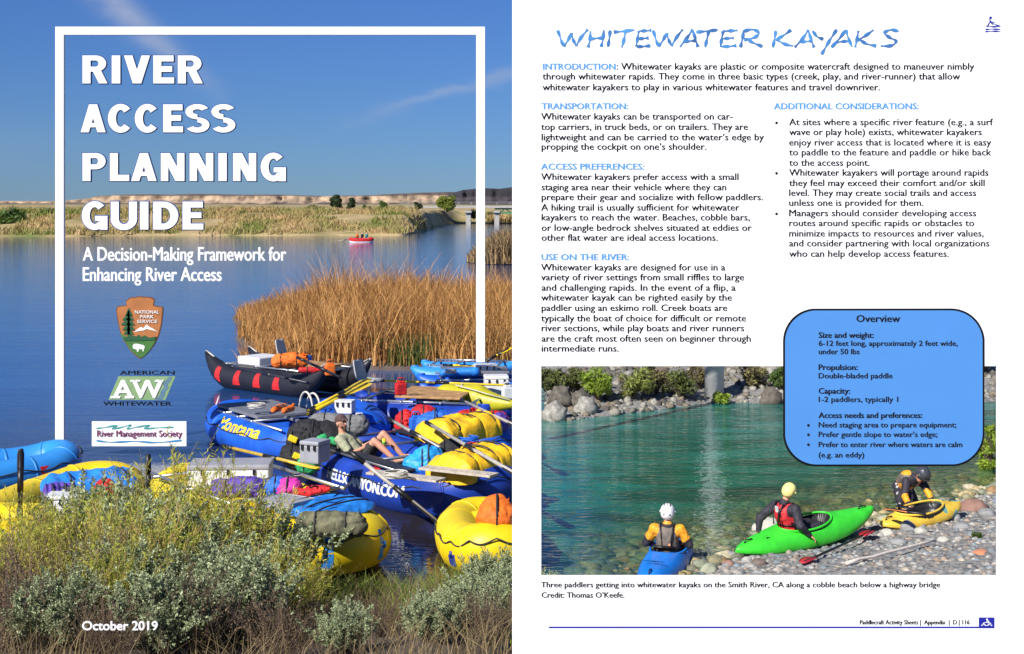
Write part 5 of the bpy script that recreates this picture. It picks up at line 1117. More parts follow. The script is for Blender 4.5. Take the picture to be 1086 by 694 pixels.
blob('trousers', [(g['hl'], .11, g['hr'], .11), (g['pel'], .13, g['hl'].lerp(g['hr'], .5), .13)]+sum([[(g['h'+q], .105, g['k'+q], .072), (g['k'+q], .07, g['a'+q], .055)] for q in 'lr'], []), [navy_j, mat('grey_spots', (.45, .43, .44), .7)], t, .012, 2, .005, 14, lambda c: 1 if noise.noise(Vector(c)*22) > .42 else 0)
blob('life_vest', [(g['pel'].lerp(g['che'], .45)+Vector((-.02, 0, .05)), .125, g['che']+Vector((-.03, 0, .04)), .13)], [vest_grey, orange_j], t, .012, 2, .004, 14, lambda c: 1 if c.z > g['che'].z+.10 and c.x < g['che'].x else 0)
helmet(t, g, ax, mat('dark_grey_helmet', (.05, .055, .065), .3, .1), vents=False)
for q in 'lr': blob('wrist_cuff', [(g['e'+q].lerp(g['w'+q], .86), .048, g['e'+q].lerp(g['w'+q], .95), .045)], navy_j, t, .012, 1)
# paddles
def kpaddle(label, a, b, m1, wd=.11, bl=.42, both=True, group=None):
    a, b = Vector(a), Vector(b); d = (b-a).normalized(); t = empty('kayak_paddle', a, 0, label, 'paddle', group); L_ = (b-a).length
    mb = MB(); mb.tube([d*.05, d*(L_-.05)], .017, 8); mb.build('shaft', blk, t, True)
    s_ = d.cross(Vector((0, 0, 1))).normalized(); up = s_.cross(d)
    for e in ((0, 1) if both else (0,)):
        vs = []; 
        for i in range(9):
            f = i/8; wv_ = wd*(.25+.75*math.sin(math.pi*min(1, f*.72+.14))**.8)*(1 if f < .95 else .75); c = d*((bl*(1-f)) if e == 0 else (L_-bl*(1-f)))
            cup_ = .02*math.sin(f*3.14); vs += [c-s_*wv_+up*cup_, c+up*.008, c+s_*wv_*.9+up*cup_, c-up*.012]
        fs = [(i*4+j, i*4+(j+1) % 4, (i+1)*4+(j+1) % 4, (i+1)*4+j) for i in range(8) for j in range(4)]+[(3, 2, 1, 0), (32, 33, 34, 35)]
        mb = MB(); mb.add(vs, fs); mb.build('blade', m1, t, True)
    return t
pz = lambda px, py, z: G(px, py, z)
kpaddle('red bladed paddle lying on the cobbles beneath the green kayak', pz(851, 597, .17), pz(926, 563, .17), mat('red_blade', (.60, .03, .05), .3, .1), .095, .38)
kpaddle('orange bladed paddle laid across the yellow kayak in front of the bending paddler', pz(938, 540, .42), pz(985, 546, .46), mat('orange_blade', (.80, .25, .08), .4, .1), .06, .40, False)

# ================================================================== the printed page: a standing panel with an opening onto the pool
PD = 9.0; K = F/PD
def pp(px, py, out=0.0): return ((px-CX)/K, PD-out, HC-(py-HY)/K)
page = empty('page_panel', (0, PD, 0), 0, 'tall white page panel of printed text with a rectangular opening onto the kayakers', 'page panel')
def addp(ob):
    ob.parent = page; ob.matrix_parent_inverse = Matrix.Translation((0, -PD, 0)); return ob
def rect(px0, py0, px1, py1, o0=0.0, o1=-.012):
    a, b = pp(px0, py0), pp(px1, py1); mb = MB(); mb.box(((a[0]+b[0])/2, PD-(o0+o1)/2, (a[2]+b[2])/2), (abs(b[0]-a[0]), abs(o0-o1), abs(a[2]-b[2]))); return mb
# one sheet: outer outline with the opening, extruded
ox = [(543.2, -4), (1092, -4), (1092, 712), (543.2, 712)]; ix = [(574, 388.5), (1057, 388.5), (1057, 610.5), (574, 610.5)]
vs = []
for yy in (0, .012):
    vs += [(pp(*q)[0], PD+yy, pp(*q)[2]) for q in ox+ix]
fs = []
for i in range(4):
    j = (i+1) % 4; fs += [(i, j, 4+j, 4+i), (8+i, 12+i, 12+j, 8+j), (i, 8+i, 8+j, j), (4+i, 4+j, 12+j, 12+i)]
mb = MB(); mb.add(vs, fs); addp(mb.build('sheet', paper))
for x in (.4, 2.9): mb = MB(); mb.box((x, PD+.06, 1.25), (.07, .09, 2.1)); addp(mb.build('post', alu, bevel=.005))
def block(name, lines, m, off=0.0, out=.0015, sub=2, bullets=(), parent_fn=addp, cap_def=7.0, shear=0):
    """printed lines: (text, x0, x1, baseline[, capital height]) in page units"""
    vs = []; fs = []
    for ln in lines:
        s, x0, x1, by = ln[:4]; cap = ln[4] if len(ln) > 4 else cap_def
        v, f = line_geo(s, x0, x1, cap, 0.0, sub, shear)
        ns = 4 if off == HO else 3
        for st in range(ns):
            o = len(vs); vs += [pp(a+(st-(ns-1)/2)*(.26 if ns == 4 else .26 if off < .02 else .36), by-b, out+st*.0002) for a, b in v]; fs += [tuple(i+o for i in q) for q in f]
    for bx, by in bullets:
        o = len(vs); vs += [pp(bx+1.5*math.cos(a), by+1.5*math.sin(a), out) for a in np.linspace(0, -6.28, 10, endpoint=False)]; fs.append(tuple(range(o, o+10)))
    me = bpy.data.meshes.new(name); me.from_pydata(vs, [], fs); return parent_fn(link(name, me, m))
HO = .022
block('heading', [('INTRODUCTION', 576, 652.5, 74, 6.4)], ink_blue, HO)
block('paragraph', [(': Whitewater kayaks are plastic or composite watercraft designed to maneuver nimbly', 654, 1033, 74), ('through whitewater rapids. They come in three basic types (creek, play, and river-runner) that allow', 575.5, 1018, 84.5), ('whitewater kayakers to play in various whitewater features and travel downriver.', 575.5, 933, 96)], ink, .004)
block('heading', [('TRANSPORTATION:', 574.5, 666, 116, 6.4)], ink_blue, HO)
block('paragraph', [('Whitewater kayaks can be transported on car-', 574, 777, 127), ('top carriers, in truck beds, or on trailers. They are', 574, 793, 138), ('lightweight and can be carried to the water’s edge by', 574.5, 810, 149), ('propping the cockpit on one’s shoulder.', 574.5, 749, 159)], ink, .004)
block('heading', [('ACCESS PREFERENCES:', 574, 683, 180, 6.4)], ink_blue, HO)
block('paragraph', [('Whitewater kayakers prefer access with a small', 574, 783, 191), ('staging area near their vehicle where they can', 574.5, 770, 202), ('prepare their gear and socialize with fellow paddlers.', 574.5, 809, 212.5), ('A hiking trail is usually sufficient for whitewater', 574, 784, 223.5), ('kayakers to reach the water. Beaches, cobble bars,', 574.5, 795, 234), ('or low-angle bedrock shelves situated at eddies or', 574.5, 797, 245), ('other flat water are ideal access locations.', 574.5, 761, 255.5)], ink, .004)
block('heading', [('USE ON THE RIVER:', 574.5, 667, 276, 6.4)], ink_blue, HO)
block('paragraph', [('Whitewater kayaks are designed for use in a', 574, 769, 287), ('variety of river settings from small riffles to large', 574, 789, 297.5), ('and challenging rapids. In the event of a flip, a', 574.5, 780, 308.5), ('whitewater kayak can be righted easily by the', 574, 776, 319), ('paddler using an eskimo roll. Creek boats are', 574.5, 771, 330), ('typically the boat of choice for difficult or remote', 574, 791, 341), ('river sections, while play boats and river runners', 574.5, 789, 351.5), ('are the craft most often seen on beginner through', 574.5, 796, 362.5), ('intermediate runs.', 574.5, 656, 373)], ink, .004)
block('heading', [('ADDITIONAL CONSIDERATIONS:', 821, 974, 116, 6.4)], ink_blue, HO)
block('paragraph', [('At sites where a specific river feature (e.g., a surf', 837, 1053, 133), ('wave or play hole) exists, whitewater kayakers', 837, 1041, 143.5), ('enjoy river access that is located where it is easy', 837, 1051, 154.5), ('to paddle to the feature and paddle or hike back', 837, 1051, 165), ('to the access point.', 837, 922, 176)], ink_grey, .004, bullets=[(823.5, 130.5)])
block('paragraph', [('Whitewater kayakers will portage around rapids', 837, 1048, 186.5), ('they feel may exceed their comfort and/or skill', 837, 1044, 197.5), ('level. They may create social trails and access', 837, 1035, 208), ('unless one is provided for them.', 837, 979, 218.5)], ink, .004, bullets=[(823.5, 184)])
block('paragraph', [('Managers should consider developing access', 837, 1035, 229.5), ('routes around specific rapids or obstacles to', 837, 1033, 240), ('minimize impacts to resources and river values,', 837, 1043, 251), ('and consider partnering with local organizations', 837, 1049, 261.5), ('who can help develop access features.', 837, 1006, 272.5)], ink_grey, .004, bullets=[(823.5, 227)])
block('caption', [('Three paddlers getting into whitewater kayaks on the Smith River, CA along a cobble beach below a highway bridge', 574, 997, 623, 5.8), ('Credit: Thomas O’Keefe.', 574.5, 662, 634, 5.8)], ink, .002)
block('page_number', [('Paddlecraft Activity Sheets |  Appendix  |  D | 116', 912, 1028, 662.3, 4.6)], ink, .004)
addp(rect(582, 664.7, 1038, 666.3, .0016, -.001).build('footer_rule', ink_navy))
def stroke(name, polys, wd, m, out=.0015, fn=pp, parent_fn=addp):
    """pen strokes of given half width through points, rounded ends"""
    vs = []; fs = []
    for si_, pts in enumerate(polys):
        P2 = [Vector(p_) for p_ in pts]
        if len(P2) > 2:   # smooth curve
            Q2 = []
            for i in range(len(P2)-1):
                p0, p1, p2, p3 = P2[max(0, i-1)], P2[i], P2[i+1], P2[min(len(P2)-1, i+2)]
                for s_ in range(6):
                    q = s_/6; Q2.append(.5*((2*p1)+(p2-p0)*q+(2*p0-5*p1+4*p2-p3)*q*q+(3*p1-p0-3*p2+p3)*q**3))
            P2 = Q2+[P2[-1]]
        o = len(vs); n = len(P2)
        for i, p_ in enumerate(P2):
            t_ = (P2[min(i+1, n-1)]-P2[max(i-1, 0)]).normalized(); nn = Vector((-t_.y, t_.x)); k = wd*(.75+.35*math.sin(i*.9+o)); 
            vs += [fn(*(p_-nn*k), out+.0002*(si_ % 5)), fn(*(p_+nn*k), out+.0002*(si_ % 5))]
        fs += [(o+2*i, o+2*i+1, o+2*i+3, o+2*i+2) for i in range(n-1)]
    me = bpy.data.meshes.new(name); me.from_pydata(vs, [], fs); return parent_fn(link(name, me, m))
z2 = lambda L_: [[(570+x/2.105, y/2.105) for x, y in pl] for pl in L_]
title = z2([[(45, 68), (52, 88), (58, 104)], [(58, 104), (68, 90), (75, 74)], [(75, 74), (80, 90), (86, 103)], [(86, 103), (97, 84), (112, 66)], [(118, 70), (117, 88), (113, 106)], [(148, 67), (146, 88), (142, 105)], [(113, 88), (130, 86), (147, 85)],
            [(162, 68), (160, 88), (157, 105)], [(170, 72), (192, 70), (216, 67)], [(196, 70), (193, 88), (188, 106)], [(226, 70), (223, 88), (220, 104)], [(226, 70), (240, 69), (254, 68)], [(223, 87), (236, 86), (248, 85)], [(220, 104), (236, 104), (252, 102)],
            [(258, 68), (264, 88), (270, 104)], [(270, 104), (280, 90), (288, 74)], [(288, 74), (293, 90), (299, 103)], [(299, 103), (310, 84), (324, 66)], [(318, 105), (334, 84), (346, 66)], [(346, 66), (352, 86), (358, 105)], [(326, 94), (340, 92), (354, 91)],
            [(354, 72), (376, 70), (402, 67)], [(382, 70), (378, 88), (374, 106)], [(414, 70), (411, 88), (408, 104)], [(414, 70), (430, 69), (446, 68)], [(411, 87), (424, 86), (438, 85)], [(408, 104), (426, 104), (444, 102)],
            [(460, 70), (457, 88), (453, 106)], [(458, 71), (478, 66), (494, 73), (484, 84), (461, 89)], [(468, 88), (484, 97), (502, 104)],
            [(532, 69), (529, 88), (525, 106)], [(566, 67), (548, 80), (531, 90)], [(534, 88), (550, 98), (570, 103)], [(574, 106), (592, 86), (604, 67)], [(604, 67), (610, 86), (617, 106)], [(584, 95), (598, 93), (613, 92)],
            [(614, 69), (624, 82), (638, 88)], [(668, 66), (656, 84), (644, 104), (634, 122)], [(656, 106), (674, 86), (688, 67)], [(688, 67), (694, 86), (702, 105)], [(666, 95), (682, 93), (697, 92)],
            [(716, 69), (713, 88), (709, 106)], [(750, 67), (732, 80), (715, 90)], [(718, 88), (734, 98), (756, 103)], [(806, 70), (788, 67), (774, 74), (786, 84), (800, 92), (790, 102), (766, 103)]])
stroke('title_lettering', title, 1.75, ink_title, .0018)
# small paddler emblem at the top right
em = stroke('paddler_emblem', [[(1045, 31.5), (1052, 31), (1061, 31.5)], [(1045, 33.8), (1053, 33.3), (1061, 33.8)], [(1046, 28), (1053, 28.5), (1061, 28)], [(1047.5, 27.5), (1050, 23)], [(1050, 23), (1053, 26)], [(1049, 20), (1052, 24.5), (1060, 28)], [(1052, 23.5), (1055, 24)]], .75, ink_navy)
o = MB(); o.add([pp(1050.5+1.5*math.cos(a), 19+1.5*math.sin(a), .002) for a in np.linspace(0, -6.28, 12, endpoint=False)], [tuple(range(12))]); h_ = addp(o.build('emblem_head', ink_navy))
addp(rect(1038, 655, 1054.5, 666.3, .0022, -.001).build('footer_emblem_field', ink_navy))
stroke('footer_emblem', [[(1040.5, 663.5), (1043, 662.3), (1046, 663.5), (1049, 662.3), (1052, 663.5)], [(1042, 661.5), (1046, 660), (1051, 661.5)], [(1046, 660), (1047, 658), (1049, 660)]], .5, white, .0042)
o = MB(); o.add([pp(1046.5+1.0*math.cos(a), 656.9+1.0*math.sin(a), .0038) for a in np.linspace(0, -6.28, 10, endpoint=False)], [tuple(range(10))]); addp(o.build('footer_emblem_head', white))

# the blue overview plaque, mounted proud of the sheet
pl = empty('overview_plaque', pp(937, 410, .0), 0, 'blue rounded plaque headed Overview mounted over the top right of the opening', 'plaque')
def addq(ob): ob.parent = pl; ob.matrix_parent_inverse = Matrix.Translation(-Vector(pl.location)); return ob
def rrect(x0, y0, x1, y1, r): 
    out_ = []
    for cx_, cy_, a0 in ((x1-r, y0+r, -90), (x1-r, y1-r, 0), (x0+r, y1-r, 90), (x0+r, y0+r, 180)):
        for a in range(0, 91, 7): out_.append((cx_+r*math.cos(R(a0+a)), cy_+r*math.sin(R(a0+a))))
    return [(pp(*q)[0], pp(*q)[2]) for q in out_]
mb = MB(); mb.poly(rrect(830.3, 327.3, 1043.7, 494.7, 35), PD-.007, PD-.002); addq(mb.build('border', ink))
mb = MB(); mb.poly(rrect(832.3, 329.3, 1041.7, 492.5, 33.5), PD-.009, PD-.0065); addq(mb.build('field', sign_blue))
o_ = .0108
block('plaque_title', [('Overview', 908, 954, 341.5, 7.4)], ink_grey, .03, o_, parent_fn=addq)
block('plaque_heading', [('Size and weight:', 868, 926, 358.3, 5.9)], ink_grey, .028, o_, parent_fn=addq)
block('plaque_text', [('6-12 feet long, approximately 2 feet wide,', 868, 1015, 366.8, 5.6), ('under 50 lbs', 868, 911, 375.6, 5.6)], ink_grey, .002, o_, parent_fn=addq)
block('plaque_heading', [('Propulsion:', 868, 909, 392.3, 5.9)], ink_grey, .028, o_, parent_fn=addq)
block('plaque_text', [('Double-bladed paddle', 868, 946, 401.2, 5.6)], ink_grey, .002, o_, parent_fn=addq)
block('plaque_heading', [('Capacity:', 868, 901, 417.4, 5.9)], ink_grey, .028, o_, parent_fn=addq)
block('plaque_text', [('1-2 paddlers, typically 1', 868, 952, 426.2, 5.6)], ink_grey, .002, o_, parent_fn=addq)
block('plaque_heading', [('Access needs and preferences:', 868, 977.5, 443.2, 5.9)], ink_grey, .028, o_, parent_fn=addq)
block('plaque_text', [('Need staging area to prepare equipment;', 868, 1013.5, 453.2, 5.6), ('Prefer gentle slope to water’s edge;', 868, 993.5, 463.3, 5.6), ('Prefer to enter river where waters are calm', 868, 1020, 474, 5.6), ('(e.g. an eddy)', 868, 916, 485, 5.6)], ink_grey, .002, o_, bullets=[(857, 451), (857, 461), (857, 471.5)], parent_fn=addq)

# ================================================================== cover frame standing in the river, with its lettering and badges
FD = 28.0; KF = F/FD
def fp(px, py, out=0.0): return ((px-CX)/KF, FD-out, HC-(py-HY)/KF)
fm = empty('white_frame', (fp(290, 0)[0], FD, 0), 0, 'tall white frame of three bars standing in the river behind the rafts', 'frame')
def addf(ob): ob.parent = fm; ob.matrix_parent_inverse = Matrix.Translation(-Vector(fm.location)); return ob
def fbar(x0, y0, x1, y1, nm, d=.10):
    a, b = fp(x0, y0), fp(x1, y1); mb = MB(); mb.box(((a[0]+b[0])/2, FD+d/2, (a[2]+b[2])/2), (abs(b[0]-a[0]), d, abs(a[2]-b[2]))); addf(mb.build(nm, white, bevel=.004))
fbar(58.5, 28.5, 67.5, 481, 'post'); fbar(67.5, 28.5, 505, 37, 'top_bar'); fbar(505, 28.5, 514.3, 384.5, 'post')
def cover_line(name, s, x0, x1, by, cap, off, label, edge=None, depth=.05, group='white cover lettering', shear=0, m=white, eoff=.016, sub=4):
    v, f = bold_geo(s, x0, x1, cap, .45, sub, shear); a0 = fp(x0, by); t = empty(name, a0, 0, label, 'lettering', group)
    def mk(nm, v, f, m, o0, thick):
        me = bpy.data.meshes.new(nm); me.from_pydata([tuple(Vector(fp(a, by-b, o0+k*.001))-Vector(a0)) for a, b, k in v], [], f); o = link(nm, me, m, t)
        if thick: q = o.modifiers.new('s', 'SOLIDIFY'); q.thickness = thick; q.offset = -1
        return o
    mk('letters', v, f, m, .02, 0)
    return t
gl_ = 'large title words of the cover'
class Glyph:
    """heavy block letters drawn from bars, slanted bars and thick elliptic bands; e widens everything for the outline"""
    VS, HS = 8.5, 6.3
    def __init__(s, e=0.0): s.e = e; s.v = []; s.f = []; s.k = 0
    def poly(s, pts):
        o = len(s.v); s.k += 1; s.v += [(x, y, s.k*.0008) for x, y in pts]; s.f.append(tuple(range(o, o+len(pts))))
    def bar(s, x0, y0, x1, y1): e = s.e; s.poly([(x0-e, y0-e), (x1+e, y0-e), (x1+e, y1+e), (x0-e, y1+e)])
    def slant(s, x0, y0, x1, y1, w):      # from bottom x0 to top x1, horizontal width w
        e = s.e*1.05; dx = (x1-x0)/(y1-y0)*s.e; s.poly([(x0-e-dx, y0-s.e), (x0+w+e-dx, y0-s.e), (x1+w+e+dx, y1+s.e), (x1-e+dx, y1+s.e)])
    def band(s, cx, cy, rx, ry, a0, a1, v=None, h=None):
        v = v or s.VS; h = h or s.HS; e = s.e; o = len(s.v); s.k += 1; d = math.degrees(e/max(rx, ry))*1.15; n = 28
        for i in range(n+1):
            a = R(a0-d+(a1-a0+2*d)*i/n); c, q = math.cos(a), math.sin(a)
            s.v += [(cx+(rx+e)*c, cy+(ry+e)*q, s.k*.0008), (cx+(rx-v-e)*c, cy+(ry-h-e)*q, s.k*.0008)]
        s.f += [(o+2*i, o+2*i+1, o+2*i+3, o+2*i+2) for i in range(n)]
    def put(s, ch, x0, x1, H):
        V, Hh = s.VS, s.HS; w = x1-x0; ca = (x0+x1)/2
        if ch == 'I': s.bar(x0, 0, x1, H)
        elif ch == 'E':
            s.bar(x0, 0, x0+V, H); s.bar(x0+V-1, 0, x1, Hh); s.bar(x0+V-1, H-Hh, x1-.5, H); s.bar(x0+V-1, H/2-Hh/2+.6, x1-2, H/2+Hh/2+.2)
        elif ch == 'L': s.bar(x0, 0, x0+V, H); s.bar(x0+V-1, 0, x1, Hh+.3)
        elif ch in 'RP':
            s.bar(x0, 0, x0+V, H); r = H*.29; yc = H-r; xb = x1-(1.5 if ch == 'R' else 0)
            s.band(xb-w*.42, yc, w*.42, r, -90, 90, V*.95, Hh*.84); s.bar(x0+V-1, H-Hh*.84, xb-w*.42, H); s.bar(x0+V-1, H-2*r, xb-w*.42, H-2*r+Hh*.84)
            if ch == 'R': s.slant(x1-V*1.06, 0, x0+w*.40, H*.46, V*1.06)
        elif ch == 'D':
            s.bar(x0, 0, x0+V, H); rx = w*.60; s.band(x1-rx, H/2, rx, H/2, -90, 90); s.bar(x0+V-1, H-Hh, x1-rx, H); s.bar(x0+V-1, 0, x1-rx, Hh)
        elif ch == 'U':
            s.bar(x0, H*.38, x0+V, H); s.bar(x1-V, H*.38, x1, H); s.band(ca, H*.38, w/2, H*.40, 180, 360)
        elif ch == 'C': s.band(ca+.4, H/2, w/2, H/2+.5, 42, 318)
        elif ch == 'G':
            s.band(ca+.2, H/2, w/2, H/2+.5, 44, 318); s.bar(x1-V*.95, -.2, x1, H*.49); s.bar(ca+.5, H*.49-Hh*.85, x1-1, H*.49)
        elif ch == 'A':
            k = V*1.02; s.slant(x0, 0, ca-k/2, H, k); s.slant(x1-k, 0, ca-k/2, H, k); s.bar(x0+w*.26, H*.18, x1-w*.26, H*.18+Hh*.72)
        elif ch == 'V': k = V*1.05; s.slant(ca-k/2, 0, x0, H, k); s.slant(ca-k/2, 0, x1-k, H, k)
        elif ch == 'N': s.bar(x0, 0, x0+V*.92, H); s.bar(x1-V*.92, 0, x1, H); s.slant(x1-V*1.12, 0, x0, H, V*1.12)
        elif ch == 'S':
            r = H*.272; s.band(ca, H-r+.3, w/2, r, 28, 270, V*.92, Hh*.86); s.band(ca, r-.3, w/2, r, -152, 90, V*.92, Hh*.86)
WORDS = [('RIVER', 88.8, [(88, 114.5), (119, 128), (132, 159.5), (163, 185), (189, 215.5)]),
         ('ACCESS', 140.6, [(86, 112.5), (114.5, 141.5), (143, 169.5), (173.5, 194.5), (197, 222.5), (224.5, 250)]),
         ('PLANNING', 192.2, [(88, 112.5), (117, 137.5), (139.5, 166.5), (171, 196), (201.5, 226.5), (232, 240.8), (247.5, 272), (276.5, 303.5)]),
         ('GUIDE', 243.6, [(87, 114.5), (118, 145.8), (149, 157.8), (163, 189.5), (194, 216)])]
for wd, by, cells in WORDS:
    a0 = Vector(fp(88, by)); t = empty('title_word', a0, 0, 'large bold white word %s with a thin navy outline' % wd, 'lettering', gl_)
    for nm, e, m, o0 in (('outline', .95, edge_navy, 0.0), ('letter', 0.0, white, .024)):
        for ch, (xa, xb) in zip(wd, cells):
            gph = Glyph(e); gph.put(ch, xa, xb, 29.6); me = bpy.data.meshes.new(nm); me.from_pydata([tuple(Vector(fp(x, by-y, o0+q*.6))-a0) for x, y, q in gph.v], [], gph.f)
            o = link(nm, me, m, t); q_ = o.modifiers.new('s', 'SOLIDIFY'); q_.thickness = .02; q_.offset = 0
gs_ = 'subtitle lines of the cover'
cover_line('subtitle_line', 'A Decision-Making Framework for', 88, 304, 276.5, 14.2, .022, 'upper subtitle line in white ending in the words Framework for', group=gs_)
cover_line('subtitle_line', 'Enhancing River Access', 88, 235.5, 298, 14.2, .022, 'lower subtitle line in white reading Enhancing River Access', group=gs_)
# arrowhead badge
def badge(name, label, px, py):
    t = empty(name, fp(px, py), 0, label, 'badge'); 
    def part(nm, polys, m, out, thick=.0):
        vs = []; fs = []
        for pl_ in polys:
            o = len(vs); vs += [tuple(Vector(fp(a, b, out))-Vector(t.location)) for a, b in pl_]; fs.append(tuple(range(o, o+len(pl_))))
        mb = MB(); mb.add(vs, fs); ob = mb.build(nm, m, t)
        if thick: q = ob.modifiers.new('s', 'SOLIDIFY'); q.thickness = thick; q.offset = 0
        return ob
    return t, part
def zz(L_, s=815/270, ox_=60, oy_=250): return [(ox_+x/s, oy_+y/s) for x, y in L_]
t, part = badge('arrowhead_badge', 'brown arrowhead shaped National Park Service badge with a green tree and a white bison', 148, 348)
OUT = [(222, 210), (236, 198), (268, 194), (305, 197), (316, 204), (312, 222), (326, 226), (343, 228), (342, 250), (338, 285), (330, 318), (316, 348), (298, 372), (282, 388), (270, 395), (256, 386), (236, 366), (216, 336), (204, 305), (196, 268), (192, 236), (196, 226), (212, 224), (226, 222)]
cx_, cy_ = 268, 290
part('rim', [zz(OUT)], mat('badge_rim_brown', (.16, .055, .02), .6), .02, .04)
part('field', [zz([(cx_+(x-cx_)*.955, cy_+(y-cy_)*.965) for x, y in OUT])], mat('badge_brown', (.42, .15, .04), .6, .15, 3), .045)
g_m = mat('badge_green', (.012, .09, .03), .6, .1)
part('meadow', [zz([(204, 312), (225, 322), (262, 332), (300, 330), (322, 322), (318, 340), (298, 369), (283, 385), (270, 391), (256, 382), (236, 362), (217, 333)])], mat('badge_meadow', (.05, .17, .03), .6, .1), .05)
part('pine_tree', [zz(q) for q in ([(229, 334), (230, 240), (236, 240), (238, 334)], [(233, 230), (222, 256), (246, 256)], [(233, 244), (212, 270), (250, 270)], [(233, 258), (208, 286), (253, 286)], [(233, 274), (212, 302), (254, 302)], [(233, 290), (216, 316), (250, 316)])], g_m, .058)
part('tree_line', [zz([(214, 328), (240, 318), (258, 322), (266, 316), (274, 324), (284, 318), (300, 326), (322, 322), (316, 334), (262, 336), (222, 336)])], g_m, .061)
w_m = mat('badge_white', (.82, .82, .80), .6)
part('mountain', [zz([(250, 308), (262, 298), (272, 292), (280, 296), (290, 284), (300, 292), (312, 298), (326, 308), (316, 304), (306, 302), (298, 300), (290, 298), (282, 303), (270, 304)])], w_m, .055)
part('bison', [zz([(246, 352), (250, 346), (260, 345), (268, 347), (278, 349), (284, 353), (284, 360), (281, 362), (281, 370), (278, 370), (277, 363), (266, 363), (264, 371), (260, 371), (259, 364), (252, 362), (247, 360)])], w_m, .056)
for i, (s, a, b, y) in enumerate((('NATIONAL', 253, 331, 249), ('PARK', 270, 314, 264), ('SERVICE', 260, 325, 279))):
    v, f = bold_geo(s, 60+a/3.0185, 60+b/3.0185, 3.3, .14); me = bpy.data.meshes.new('badge_lettering'); me.from_pydata([tuple(Vector(fp(p_, 250+y/3.0185-q_, .06+k_*.001))-Vector(t.location)) for p_, q_, k_ in v], [], f); link('badge_lettering', me, w_m, t)
# parallelogram badge
t, part = badge('parallelogram_badge', 'green slanted badge with white letters AW between the words American and Whitewater', 149, 412)
part('field', [zz([(200, 450), (382, 450), (350, 525), (168, 525)])], mat('badge_pale_green', (.22, .36, .16), .6, .08), .03, .03)
part('stream', [zz([(372, 452), (366, 466), (358, 474), (360, 488), (350, 500), (348, 514), (340, 524), (318, 524), (332, 510), (336, 496), (346, 484), (342, 474), (352, 462), (360, 452)])], mat('badge_slate', (.10, .20, .28), .6), .048)
def btext(t, s, a, b, y, cap, m, off, out=.06, shear=0, nm='badge_lettering'):
    v, f = bold_geo(s, 60+a/3.0185, 60+b/3.0185, cap, off, 3, shear); me = bpy.data.meshes.new(nm); me.from_pydata([tuple(Vector(fp(p_, 250+y/3.0185-q_, out+k_*.001))-Vector(t.location)) for p_, q_, k_ in v], [], f); return link(nm, me, m, t)
btext(t, 'AW', 182, 344, 518, 18.5, w_m, 1.0); btext(t, 'AMERICAN', 205, 381, 444, 4.0, ink, .35); btext(t, 'WHITEWATER', 152, 371, 543, 4.2, ink, .35)
part('serif', [zz(q) for q in ([(176, 512), (208, 512), (206, 520), (174, 520)], [(222, 512), (252, 512), (250, 520), (220, 520)], [(240, 460), (272, 460), (270, 467), (238, 467)], [(318, 460), (346, 460), (343, 467), (316, 467)])], w_m, .062)
# white society badge
t, part = badge('society_badge', 'white rectangular badge reading River Management Society with teal wave strokes', 148, 459)
part('board', [zz([(115, 594), (417, 594), (417, 673), (115, 673)])], white, .03, .03)
btext(t, 'River Management Society', 132, 404, 642, 6.6, mat('maroon_ink', (.19, .03, .10), .6), .16)
teal = mat('teal_ink', (.05, .33, .30), .6); blu = mat('badge_blue_ink', (.03, .22, .42), .6)
stroke('wave_stroke', [zz([(130, 616), (160, 612), (196, 606), (180, 618), (210, 612), (240, 605), (228, 617), (262, 611), (300, 605), (282, 617), (320, 614), (376, 612)])], .75, teal, .055, fn=lambda a, b, o_: tuple(Vector(fp(a, b, o_))-Vector(t.location)), parent_fn=lambda ob: (setattr(ob, 'parent', t), ob)[1])
stroke('wave_stroke', [zz([(130, 655), (180, 660), (250, 657), (320, 661), (402, 654)])], .9, blu, .055, fn=lambda a, b, o_: tuple(Vector(fp(a, b, o_))-Vector(t.location)), parent_fn=lambda ob: (setattr(ob, 'parent', t), ob)[1])

